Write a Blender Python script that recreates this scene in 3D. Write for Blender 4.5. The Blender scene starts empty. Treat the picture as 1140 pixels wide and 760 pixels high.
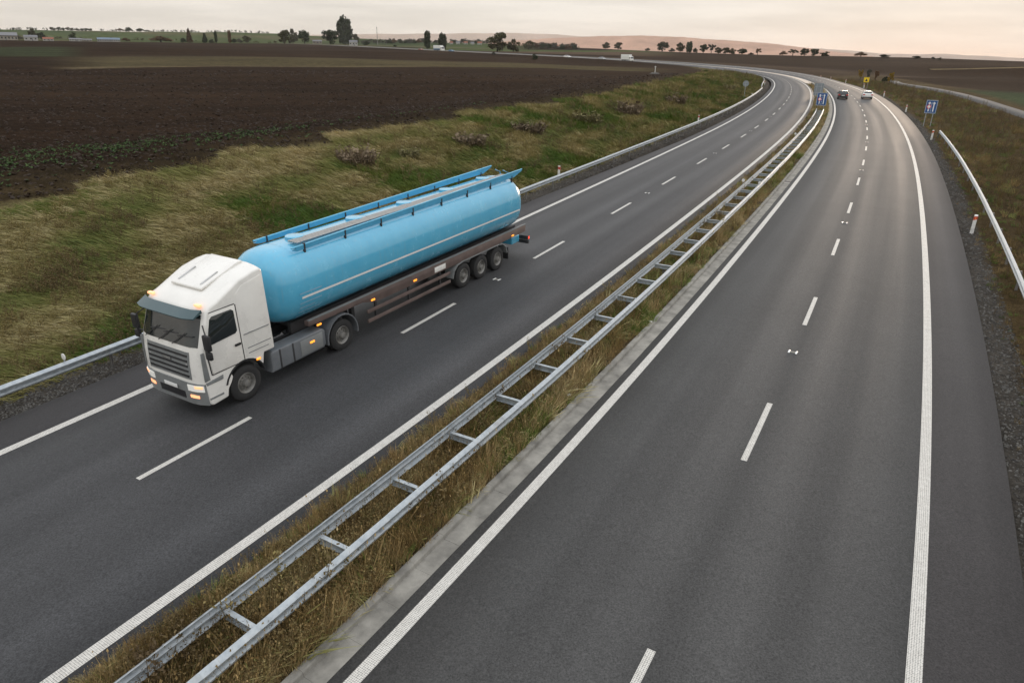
import bpy, bmesh, math, random
import numpy as np
from mathutils import Vector, Matrix, Euler
random.seed(7); rng = np.random.default_rng(7)
sc = bpy.context.scene
COL = sc.collection
# ---------------------------------------------------------------- camera numbers and road alignment
F_PX, PITCH, ROLL, CAM_H = 770.07, 22.70, 1.10, 9.882
SK = np.array([-20,40,90,140,190,230,260,290,320,360,410,470,550,650,800,1000,1300], float)
KV = np.array([4.4719,0.6564,1.0812,0.9523,0.7141,0.7184,0.9239,2.4183,2.9874,3.7703,4.3899,4.0245,1.7168,-1.0597,-0.5665,1.1568,1.5884])*1e-3
SZ = np.array([-20,0,40,80,120,160,200,240,280,320,370,430,500,600,750,950,1300], float)
ZV = np.array([3.0938,3.8672,2.1293,1.0584,1.0798,0.8649,-0.017,-0.335,0.2936,0.9034,1.4268,1.7773,1.8129,1.5601,1.3498,1.0539,0.6089])*.01
SS = np.arange(-40., 1801., 1.)
_kk = np.interp(SS, SK, KV, right=0.0); _kk[SS < -5] = KV[0]*.8
_i0 = int(np.argmin(abs(SS)))
SH = np.cumsum(_kk); SH = SH-SH[_i0]+math.radians(-31.9368)
SX = np.cumsum(-np.sin(SH)); SX = SX-SX[_i0]-2.8838
SY = np.cumsum(np.cos(SH)); SY = SY-SY[_i0]
SZZ = np.cumsum(np.interp(SS, SZ, ZV, right=0.004)); SZZ = SZZ-SZZ[_i0]
def road_z(s, o):            # the bend is banked: outside higher
    return np.interp(s, SS, SZZ)+.0012*np.asarray(o)+np.interp(s, [255, 380], [0, .055])*(np.asarray(o)+6.2)+np.where(np.asarray(o) < -6.2, .302*np.clip((-6.2-np.asarray(o))/1.2, 0, 1), 0.)
def road_xy(s, o):
    h = np.interp(s, SS, SH)
    return np.interp(s, SS, SX)+o*np.cos(h), np.interp(s, SS, SY)+o*np.sin(h), h
def road_so(x, y):
    x = np.atleast_1d(np.asarray(x, float)); y = np.atleast_1d(np.asarray(y, float))
    S = np.empty_like(x); O = np.empty_like(x)
    cxs, cys = SX[::3].astype(np.float32), SY[::3].astype(np.float32)
    for a in range(0, len(x), 20000):
        xx, yy = x[a:a+20000], y[a:a+20000]
        d = (xx[:, None].astype(np.float32)-cxs)**2+(yy[:, None].astype(np.float32)-cys)**2
        i = np.argmin(d, 1)*3
        dx, dy = xx-SX[i], yy-SY[i]
        O[a:a+20000] = dx*np.cos(SH[i])+dy*np.sin(SH[i])
        S[a:a+20000] = SS[i]-dx*np.sin(SH[i])+dy*np.cos(SH[i])
    return S, O
# ---------------------------------------------------------------- terrain
def _ray(px, py):
    ro, pt = math.radians(ROLL), math.radians(PITCH)
    X, Y = px-570., py-380.
    a = (X*math.cos(ro)+Y*math.sin(ro))/F_PX; b = -(-X*math.sin(ro)+Y*math.cos(ro))/F_PX
    return np.array([a, math.cos(pt)+b*math.sin(pt), -math.sin(pt)+b*math.cos(pt)])
def _knot(px, py, d):
    r = _ray(px, py); t = d/math.hypot(r[0], r[1]); return (r[0]*t, r[1]*t, CAM_H+r[2]*t)
CREST = [(1400,80,480),(1250,76,480),(1140,73,520),(1100,70.4,600),(1050,67,660),(1000,64,720),(950,63,780),(900,62.6,820),(850,61.3,850),(800,60,880),(750,58.4,900),(700,56.6,920),
         (650,56.5,900),(600,57.5,820),(550,57,800),(500,54.5,860),(450,52.6,980),(400,50.6,1080)]
LEFT = [(-350,44,900),(-200,44,900),(-100,44.5,900),(0,45,900),(100,46.5,950),(200,48,1000),(300,48.5,1050),(350,48.8,1050),
        (-350,34,2100),(-150,34,2100),(0,33.2,2100),(60,34.2,2100),(120,35.0,2100),(200,36,2100),(260,36.3,2100),(300,37.5,2100),(340,40,2000),(380,42.6,1900),(420,46.5,1700),(470,47.3,1600),(530,48.5,1500),(600,52.5,1400)]
NEAR = [(-60,80,2.6),(-100,120,3.2),(-90,40,2.4),(-150,60,3),(-150,200,5),(-60,200,4.2),(0,200,4.0),(40,260,4.0),(-20,330,5.2),(60,340,4.6),(-80,300,6),(-180,380,8.5),(-100,480,8.5),(-40,400,6.5),
        (-300,250,7.5),(-330,500,11),(80,90,.6),(110,120,1.2),(110,60,0),(200,150,0.5),(150,240,2.2),(260,260,2.5),(190,330,3.0),(60,20,-.6),(120,-40,-1),(-60,-60,0),(60,-60,-1),(0,-80,0),(-200,-100,0),(200,-200,-2),(-250,-250,0)]
BACK = [(0,-900,-3),(900,-900,-6),(-900,-900,0),(1500,0,-12),(-1500,0,10),(0,3200,-25),(1500,2600,-45),(-1800,3000,-20),(2600,600,-40),(-3200,1500,10),(0,7500,-40),(5000,5000,-60),(-6000,4000,-30),(7500,0,-40),(-7500,0,-20),(0,-7500,-20)]
_pts = [_knot(*k) for k in CREST+LEFT]+[(a, b, c) for a, b, c in NEAR+BACK]
_i = np.arange(0, len(SS), 24)
_pts += [(SX[i], SY[i], SZZ[i]) for i in _i]
CTRL = np.array(_pts)
def smooth(t, a, b):
    t = np.clip((t-a)/(b-a), 0, 1); return t*t*(3-2*t)
def terr(x, y, so=None):
    x = np.atleast_1d(np.asarray(x, float)); y = np.atleast_1d(np.asarray(y, float))
    base = np.empty_like(x)
    for a in range(0, len(x), 20000):
        xx, yy = x[a:a+20000, None], y[a:a+20000, None]
        d2 = (xx-CTRL[:, 0])**2+(yy-CTRL[:, 1])**2+9.
        w = d2**-1.6
        base[a:a+20000] = (w*CTRL[:, 2]).sum(1)/w.sum(1)
    S, O = road_so(x, y) if so is None else so
    r = np.hypot(x, y)
    zr = np.interp(S, SS, SZZ)+np.where(O < -6.2, .302, 0)
    bank = np.interp(-O, [17, 19.5, 24, 33, 40], [-.06, -.06, .5, 2.1, 2.5])*(1-.75*smooth(S, 190, 330))
    right = np.interp(O, [5.5, 6.8, 8, 13, 22], [-.07, -.1, -.15, -.7, -.8])
    prof = np.where(O < -6, bank, right)
    under = smooth(O, -17.4, -17.0)*(1-smooth(O, 5.25, 5.65))
    prof = np.where((O > -17.4) & (O < 5.65), -.07-under*(.33+.0022*r), prof)
    # far away the corridor is wider than the sheet's rings, so keep it low under the road
    far = smooth(r, 240, 420)
    prof = np.where((O > -24) & (O < 13), prof*(1-far)+far*(-.9-.0012*r), prof)
    w = np.where(O < 0, smooth(-O, 33, 70), smooth(O, 9, 34))
    w = np.maximum(w, smooth(-SS[0]*0-S, 35, 60))
    return (zr+prof)*(1-w)+w*base
def hit(px, py, h=0., tmax=4000.):
    """the terrain point seen at a pixel of the 1140 px wide picture (h = height above ground)"""
    r = _ray(px, py); n = math.hypot(r[0], r[1])
    t = np.geomspace(8., tmax, 1500)/n
    x, y, z = r[0]*t, r[1]*t, CAM_H+r[2]*t
    g = terr(x, y)+h
    k = np.nonzero(z <= g)[0]
    if len(k) == 0: return None
    k = k[0]
    if k == 0: return x[0], y[0], g[0]-h
    f = (z[k-1]-g[k-1])/((z[k-1]-g[k-1])-(z[k]-g[k])); t = t[k-1]+f*(t[k]-t[k-1])
    return r[0]*t, r[1]*t, CAM_H+r[2]*t-h
def to_px(x, y, z):
    pt, ro = math.radians(PITCH), math.radians(ROLL)
    Z = z-CAM_H; d = y*math.cos(pt)-Z*math.sin(pt); u = y*math.sin(pt)+Z*math.cos(pt)
    X, Y = F_PX*x/d, -F_PX*u/d
    return 570+X*math.cos(ro)-Y*math.sin(ro), 380+X*math.sin(ro)+Y*math.cos(ro)
# ---------------------------------------------------------------- camera, light, exposure
cam_d = bpy.data.cameras.new('camera'); cam = bpy.data.objects.new('camera', cam_d); COL.objects.link(cam)
cam_d.sensor_width = 36.0; cam_d.lens = F_PX/1140*36.0; cam_d.clip_start = .1; cam_d.clip_end = 30000
cam.matrix_world = Matrix.Translation((0, 0, CAM_H)) @ Matrix.Rotation(math.radians(90-PITCH), 4, 'X') @ Matrix.Rotation(math.radians(ROLL), 4, 'Z')
sc.camera = cam
sc.view_settings.view_transform = 'Standard'; sc.view_settings.look = 'None'
sc.view_settings.exposure = EXPOSURE = 0.12; sc.view_settings.gamma = 1.0
sc.render.resolution_x, sc.render.resolution_y = 1024, 682
try:
    sc.cycles.use_denoising = True
    sc.cycles.volume_bounces = 2; sc.cycles.max_bounces = 6
except Exception: pass
SUN_EL, SUN_AZ = math.radians(3.0), math.radians(29.5)          # azimuth to the right of the view
wd = bpy.data.worlds.new('World'); sc.world = wd; wd.use_nodes = True
SKY_GAIN = 1.0
def build_world():
    nt = wd.node_tree; N = nt.nodes; N.clear(); L = nt.links.new
    out = N.new('ShaderNodeOutputWorld'); add = N.new('ShaderNodeMixShader'); add.inputs[0].default_value = .87      # the overcast hides most of the clear sky
    sky = N.new('ShaderNodeTexSky'); sky.sky_type = 'NISHITA'; sky.sun_disc = False
    sky.sun_elevation = SUN_EL; sky.sun_rotation = SUN_AZ; sky.air_density = 1.0; sky.dust_density = .3
    b1 = N.new('ShaderNodeBackground'); b1.inputs['Strength'].default_value = .05; L(sky.outputs[0], b1.inputs['Color'])
    tc = N.new('ShaderNodeTexCoord'); sep = N.new('ShaderNodeSeparateXYZ'); L(tc.outputs['Generated'], sep.inputs[0])
    ramp = N.new('ShaderNodeValToRGB'); cr = ramp.color_ramp
    cr.elements[0].position = 0.0; cr.elements[0].color = (.64, .58, .515, 1)
    cr.elements[1].position = 1.0; cr.elements[1].color = (1.10, 1.13, 1.18, 1)
    for p, c in ((.04, (.67, .625, .57, 1)), (.11, (.66, .635, .60, 1)), (.22, (.70, .685, .665, 1)), (.5, (.95, .95, .96, 1))):
        e = cr.elements.new(p); e.color = c
    L(sep.outputs['Z'], ramp.inputs[0])
    # cloud streaks: noise on a flattened direction
    mp = N.new('ShaderNodeMapping'); mp.inputs['Scale'].default_value = (2.2, 2.2, 24.0); L(tc.outputs['Generated'], mp.inputs[0])
    nz = N.new('ShaderNodeTexNoise'); nz.inputs['Scale'].default_value = 2.0; nz.inputs['Detail'].default_value = 6; nz.inputs['Roughness'].default_value = .55; L(mp.outputs[0], nz.inputs[0])
    mr = N.new('ShaderNodeMapRange'); mr.inputs[1].default_value = .38; mr.inputs[2].default_value = .68; mr.inputs[3].default_value = .87; mr.inputs[4].default_value = 1.06; L(nz.outputs[0], mr.inputs[0])
    mul = N.new('ShaderNodeVectorMath'); mul.operation = 'SCALE'; L(ramp.outputs[0], mul.inputs[0]); L(mr.outputs[0], mul.inputs['Scale'])
    b2 = N.new('ShaderNodeBackground'); b2.inputs['Strength'].default_value = SKY_GAIN; L(mul.outputs[0], b2.inputs['Color'])
    L(b1.outputs[0], add.inputs[1]); L(b2.outputs[0], add.inputs[2]); L(add.outputs[0], out.inputs[0])
SKY_GAIN = 1.36
build_world()
sun_d = bpy.data.lights.new('sun', 'SUN'); sun = bpy.data.objects.new('sun', sun_d); COL.objects.link(sun)
sun_d.energy = 1.1; sun_d.angle = math.radians(12); sun_d.color = (1, .78, .58)
_sd = Vector((math.sin(SUN_AZ)*math.cos(SUN_EL), math.cos(SUN_AZ)*math.cos(SUN_EL), math.sin(SUN_EL)))
sun.rotation_euler = _sd.to_track_quat('Z', 'Y').to_euler()

# ---------------------------------------------------------------- helpers
def tag(o, label=None, cat=None, group=None, kind=None):
    if label: o['label'] = label
    if cat: o['category'] = cat
    if group: o['group'] = group
    if kind: o['kind'] = kind
    return o
def empty(name, loc=(0, 0, 0), rz=0., label=None, cat=None, group=None, kind=None):
    o = bpy.data.objects.new(name, None); COL.objects.link(o); o.location = loc; o.rotation_euler = (0, 0, rz)
    o.empty_display_size = .2
    return tag(o, label, cat, group, kind)
def link(name, me, mat=None, parent=None):
    if mat is not None and len(me.materials) == 0: me.materials.append(mat)
    o = bpy.data.objects.new(name, me); COL.objects.link(o)
    if parent is not None: o.parent = parent
    return o
def copy_tree(o, parent=None):
    c = o.copy(); COL.objects.link(c)
    if parent is not None: c.parent = parent
    for ch in list(o.children): copy_tree(ch, c)
    return c
def mesh(name, v, f, smooth=False):
    me = bpy.data.meshes.new(name); me.from_pydata([tuple(p) for p in v], [], [tuple(p) for p in f]); me.update()
    if smooth: me.polygons.foreach_set('use_smooth', [True]*len(me.polygons))
    return me
def np_mesh(name, V, Q, smooth=True):
    """fast mesh of quads (or tris) from arrays"""
    me = bpy.data.meshes.new(name); V = np.asarray(V, np.float32); Q = np.asarray(Q, np.int32); n = Q.shape[1]
    me.vertices.add(len(V)); me.vertices.foreach_set('co', V.ravel())
    me.loops.add(Q.size); me.loops.foreach_set('vertex_index', Q.ravel())
    me.polygons.add(len(Q)); me.polygons.foreach_set('loop_start', np.arange(0, Q.size, n, dtype=np.int32))
    try: me.polygons.foreach_set('loop_total', np.full(len(Q), n, np.int32))
    except Exception: pass
    me.polygons.foreach_set('use_smooth', np.full(len(Q), smooth)); me.update(calc_edges=True)
    return me
class MB:
    def __init__(s): s.v = []; s.f = []
    def add(s, v, f):
        n = len(s.v); s.v += [tuple(p) for p in v]; s.f += [tuple(i+n for i in q) for q in f]; return s
    def box(s, x0, x1, y0, y1, z0, z1):
        return s.add([(x0,y0,z0),(x1,y0,z0),(x1,y1,z0),(x0,y1,z0),(x0,y0,z1),(x1,y0,z1),(x1,y1,z1),(x0,y1,z1)],
                     [(0,3,2,1),(4,5,6,7),(0,1,5,4),(1,2,6,5),(2,3,7,6),(3,0,4,7)])
    def tube(s, pts, r, n=8, caps=True):
        pts = [Vector(p) for p in pts]; rs = r if isinstance(r, (list, tuple)) else [r]*len(pts); b = len(s.v)
        for i, p in enumerate(pts):
            d = (pts[min(i+1, len(pts)-1)]-pts[max(i-1, 0)]).normalized()
            u = d.cross(Vector((0, 0, 1)) if abs(d.z) < .9 else Vector((1, 0, 0))).normalized(); w = d.cross(u)
            for k in range(n):
                a = 2*math.pi*k/n; s.v.append(tuple(p+(u*math.cos(a)+w*math.sin(a))*rs[i]))
        for i in range(len(pts)-1):
            for k in range(n):
                a, c = b+i*n+k, b+i*n+(k+1) % n; s.f.append((a, a+n, c+n, c))
        if caps:
            s.f.append(tuple(b+k for k in range(n))); s.f.append(tuple(b+(len(pts)-1)*n+k for k in reversed(range(n))))
        return s
    def prism_x(s, prof, x0, x1):
        """closed (y,z) outline pushed along x"""
        n = len(prof); b = [(x0, y, z) for y, z in prof]+[(x1, y, z) for y, z in prof]
        f = [(i, (i+1) % n, (i+1) % n+n, i+n) for i in range(n)]+[tuple(reversed(range(n))), tuple(range(n, 2*n))]
        return s.add(b, f)
    def prism_y(s, prof, y0, y1):
        n = len(prof); b = [(x, y0, z) for x, z in prof]+[(x, y1, z) for x, z in prof]
        f = [(i, i+n, (i+1) % n+n, (i+1) % n) for i in range(n)]+[tuple(range(n)), tuple(reversed(range(n, 2*n)))]
        return s.add(b, f)
    def disc_x(s, x0, x1, y, z, r, n=24, r1=None):
        r1 = r if r1 is None else r1
        v = [(x0, y+r*math.cos(2*math.pi*k/n), z+r*math.sin(2*math.pi*k/n)) for k in range(n)]+[(x1, y+r1*math.cos(2*math.pi*k/n), z+r1*math.sin(2*math.pi*k/n)) for k in range(n)]
        return s.add(v, [(k, (k+1) % n, (k+1) % n+n, k+n) for k in range(n)]+[tuple(reversed(range(n))), tuple(range(n, 2*n))])
    def disc_y(s, y0, y1, x, z, r, n=24):
        v = [(x+r*math.cos(2*math.pi*k/n), y0, z+r*math.sin(2*math.pi*k/n)) for k in range(n)]+[(x+r*math.cos(2*math.pi*k/n), y1, z+r*math.sin(2*math.pi*k/n)) for k in range(n)]
        return s.add(v, [(k, k+n, (k+1) % n+n, (k+1) % n) for k in range(n)]+[tuple(range(n)), tuple(reversed(range(n, 2*n)))])
    def lathe_x(s, prof, n=28, y=0., z=0.):
        """(x, r) profile turned about the x axis through (y,z)"""
        b = len(s.v); m = len(prof)
        for x, r in prof:
            for k in range(n):
                a = 2*math.pi*k/n; s.v.append((x, y+r*math.cos(a), z+r*math.sin(a)))
        for i in range(m-1):
            for k in range(n):
                a, c = b+i*n+k, b+i*n+(k+1) % n; s.f.append((a, c, c+n, a+n))
        return s
    def mesh(s, name, smooth=False, bevel=0., seg=2, angle=35):
        me = mesh(name, s.v, s.f)
        bm = bmesh.new(); bm.from_mesh(me)
        bmesh.ops.recalc_face_normals(bm, faces=bm.faces)
        if bevel:
            ed = [e for e in bm.edges if len(e.link_faces) == 2 and e.calc_face_angle(0) > math.radians(angle)]
            bmesh.ops.bevel(bm, geom=ed, offset=bevel, segments=seg, affect='EDGES', profile=.5, clamp_overlap=True)
        for f in bm.faces: f.smooth = bool(smooth or bevel)
        bm.to_mesh(me); bm.free()
        if smooth or bevel: me.set_sharp_from_angle(angle=math.radians(40))
        return me
    def obj(s, name, mat, parent=None, **k):
        return link(name, s.mesh(name, **k), mat, parent)
ORD = ['nearest', 'second nearest', 'third nearest', 'fourth nearest', 'fifth nearest', 'sixth nearest', 'seventh nearest', 'eighth nearest', 'ninth nearest', 'tenth nearest', 'eleventh nearest', 'twelfth nearest', 'thirteenth nearest', 'fourteenth nearest', 'fifteenth nearest', 'sixteenth nearest']
NTH = ['first', 'second', 'third', 'fourth', 'fifth', 'sixth', 'seventh', 'eighth', 'ninth', 'tenth', 'eleventh', 'twelfth', 'thirteenth', 'fourteenth', 'fifteenth', 'sixteenth', 'seventeenth', 'eighteenth', 'nineteenth', 'twentieth', 'twenty-first', 'twenty-second', 'twenty-third', 'twenty-fourth']

# ---------------------------------------------------------------- materials
def mat_new(name):
    m = bpy.data.materials.new(name); m.use_nodes = True
    return m, m.node_tree.nodes, m.node_tree.links.new, m.node_tree.nodes['Principled BSDF']
def node(N, t, **k):
    n = N.new(t)
    for a, b in k.items():
        if a.startswith('i_'):
            n.inputs[int(a[2:])].default_value = b
        else: setattr(n, a, b)
    return n
def noise(N, L, scale, detail=4, rough=.6, vec=None):
    n = N.new('ShaderNodeTexNoise'); n.inputs['Scale'].default_value = scale; n.inputs['Detail'].default_value = detail; n.inputs['Roughness'].default_value = rough
    if vec is not None: L(vec, n.inputs['Vector'])
    return n.outputs[0]
def rng_map(N, L, val, a, b, c, d):
    m = N.new('ShaderNodeMapRange'); m.inputs[1].default_value = a; m.inputs[2].default_value = b; m.inputs[3].default_value = c; m.inputs[4].default_value = d
    L(val, m.inputs[0]); return m.outputs[0]
def math_n(N, L, op, a, b=None):
    m = N.new('ShaderNodeMath'); m.operation = op
    for i, v in enumerate((a, b)):
        if v is None: continue
        if isinstance(v, (int, float)): m.inputs[i].default_value = v
        else: L(v, m.inputs[i])
    return m.outputs[0]
def mixc(N, L, fac, a, b, mode='MIX'):
    m = N.new('ShaderNodeMix'); m.data_type = 'RGBA'; m.blend_type = mode
    for i, v in ((0, fac), (6, a), (7, b)):
        if isinstance(v, (int, float)): m.inputs[i].default_value = v
        elif isinstance(v, tuple): m.inputs[i].default_value = (*v[:3], 1)
        else: L(v, m.inputs[i])
    return m.outputs[2]
def bump(N, L, h, strength, dist, bs):
    b = N.new('ShaderNodeBump'); b.inputs['Strength'].default_value = strength; b.inputs['Distance'].default_value = dist
    L(h, b.inputs['Height']); L(b.outputs[0], bs.inputs['Normal'])
def simple(name, col, rough=.5, metal=0., var=.12, scale=3., spec=.5, emit=None, coat=0., bumpy=0., bscale=40.):
    m, N, L, bs = mat_new(name)
    tc = N.new('ShaderNodeTexCoord').outputs['Object']
    n = noise(N, L, scale, 5, .6, tc)
    f = rng_map(N, L, n, .3, .7, 1-var, 1+var)
    v = N.new('ShaderNodeVectorMath'); v.operation = 'SCALE'; v.inputs[0].default_value = col[:3]; L(f, v.inputs['Scale'])
    L(v.outputs[0], bs.inputs['Base Color'])
    r = rng_map(N, L, n, .3, .7, max(.02, rough-.07), min(1, rough+.07)); L(r, bs.inputs['Roughness'])
    bs.inputs['Metallic'].default_value = metal; bs.inputs['Specular IOR Level'].default_value = spec
    if coat: bs.inputs['Coat Weight'].default_value = coat; bs.inputs['Coat Roughness'].default_value = .08
    if emit: bs.inputs['Emission Color'].default_value = (*col[:3], 1); bs.inputs['Emission Strength'].default_value = emit
    if bumpy: bump(N, L, noise(N, L, bscale, 4, .6, tc), bumpy, .01, bs)
    return m

def asphalt_mat(name, base, track):
    m, N, L, bs = mat_new(name)
    pos = N.new('ShaderNodeNewGeometry').outputs['Position']
    uv = N.new('ShaderNodeUVMap'); uv.uv_map = 'so'
    sep = N.new('ShaderNodeSeparateXYZ'); L(uv.outputs[0], sep.inputs[0])
    fine = noise(N, L, 27, 5, .85, pos); mid = noise(N, L, 9, 4, .6, pos); big = noise(N, L, .35, 4, .55, pos)
    # wear along the lanes: stretched noise in (along, across)
    mp = N.new('ShaderNodeMapping'); mp.inputs['Scale'].default_value = (.02, 1.15, 1); L(uv.outputs[0], mp.inputs[0])
    lane = noise(N, L, 1.0, 2, .5, mp.outputs[0])
    # wheel tracks polished: four per carriageway
    w = math_n(N, L, 'COSINE', math_n(N, L, 'MULTIPLY', math_n(N, L, 'SUBTRACT', sep.outputs['Y'], track), 2*math.pi/1.9))
    f = math_n(N, L, 'MULTIPLY', rng_map(N, L, fine, .30, .70, .10, 1.95), rng_map(N, L, mid, .3, .7, .86, 1.14))
    f = math_n(N, L, 'MULTIPLY', f, rng_map(N, L, big, .3, .7, .90, 1.10))
    f = math_n(N, L, 'MULTIPLY', f, rng_map(N, L, lane, .3, .7, .91, 1.1))
    f = math_n(N, L, 'MULTIPLY', f, rng_map(N, L, w, -1, 1, .92, 1.10))
    v = N.new('ShaderNodeVectorMath'); v.operation = 'SCALE'; v.inputs[0].default_value = base; L(f, v.inputs['Scale'])
    vor = N.new('ShaderNodeTexVoronoi'); vor.inputs['Scale'].default_value = 11; L(pos, vor.inputs['Vector'])
    spk = rng_map(N, L, vor.outputs['Distance'], .03, .07, 1, 0)
    vor2 = N.new('ShaderNodeTexWhiteNoise'); L(vor.outputs['Position'], vor2.inputs['Vector'])
    spk = math_n(N, L, 'MULTIPLY', spk, math_n(N, L, 'GREATER_THAN', vor2.outputs['Value'], .93))
    # the hard shoulder was laid in a darker, slightly purple mix
    sh = math_n(N, L, 'GREATER_THAN', sep.outputs['Y'], 4.06) if track > 0 else math_n(N, L, 'LESS_THAN', sep.outputs['Y'], -15.92)
    vs = mixc(N, L, math_n(N, L, 'MULTIPLY', sh, 1.0), (1, 1, 1), (.80, .74, .76)); vm = mixc(N, L, 1.0, v.outputs[0], vs, 'MULTIPLY')
    L(mixc(N, L, math_n(N, L, 'MULTIPLY', spk, .55), vm, (.3, .29, .27)), bs.inputs['Base Color'])
    L(rng_map(N, L, math_n(N, L, 'ADD', w, rng_map(N, L, lane, .3, .7, -1.2, 1.2)), -2, 2, .72, .60), bs.inputs['Roughness'])
    bs.inputs['Specular IOR Level'].default_value = .42
    bump(N, L, fine, .35, .006, bs)
    return m
M = {}
M['asphalt_r'] = asphalt_mat('asphalt', (.047, .0465, .0455), 1.02)
M['asphalt_l'] = asphalt_mat('asphalt_dark', (.037, .0375, .0395), -12.87)
def paint_mat():
    m, N, L, bs = mat_new('road_paint')
    uv = N.new('ShaderNodeUVMap'); uv.uv_map = 'so'; pos = N.new('ShaderNodeNewGeometry').outputs['Position']
    vor = N.new('ShaderNodeTexVoronoi'); vor.inputs['Scale'].default_value = 26; vor.inputs['Randomness'].default_value = .18; L(uv.outputs[0], vor.inputs['Vector'])
    gap = rng_map(N, L, vor.outputs['Distance'], .40, .58, 0, .72)
    wear = noise(N, L, 6, 5, .65, pos)
    col = mixc(N, L, rng_map(N, L, wear, .3, .75, 0, 1), (.70, .68, .63), (.54, .52, .475))
    worn = rng_map(N, L, noise(N, L, 26, 5, .7, pos), .64, .72, 0, .55)
    L(mixc(N, L, math_n(N, L, 'MAXIMUM', gap, worn), col, (.09, .088, .085)), bs.inputs['Base Color'])
    bs.inputs['Roughness'].default_value = .6
    inv = math_n(N, L, 'SUBTRACT', 1.0, gap); bump(N, L, inv, .5, .006, bs)
    return m
M['paint'] = paint_mat()
M['concrete'] = simple('concrete', (.235, .225, .20), .8, var=.42, scale=1.8, spec=.3, bumpy=.4)
M['concrete_pale'] = simple('pale_concrete', (.55, .47, .39), .75, var=.12, scale=.8, spec=.3)
def steel_mat():
    m, N, L, bs = mat_new('galvanised_steel')
    pos = N.new('ShaderNodeNewGeometry').outputs['Position']
    n = noise(N, L, 7, 6, .65, pos); st = noise(N, L, 1.3, 4, .6, pos)
    c = mixc(N, L, rng_map(N, L, n, .32, .68, 0, 1), (.32, .36, .39), (.50, .535, .55))
    c = mixc(N, L, rng_map(N, L, st, .60, .76, 0, .4), c, (.25, .20, .15))
    L(c, bs.inputs['Base Color']); bs.inputs['Metallic'].default_value = .55
    L(rng_map(N, L, n, .3, .7, .40, .6), bs.inputs['Roughness'])
    return m
M['steel'] = steel_mat()
M['steel_dark'] = simple('weathered_steel', (.22, .21, .20), .55, metal=.4, var=.25, scale=6)
M['gravel'] = simple('gravel_stone', (.11, .105, .10), .9, var=.5, scale=30)

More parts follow.
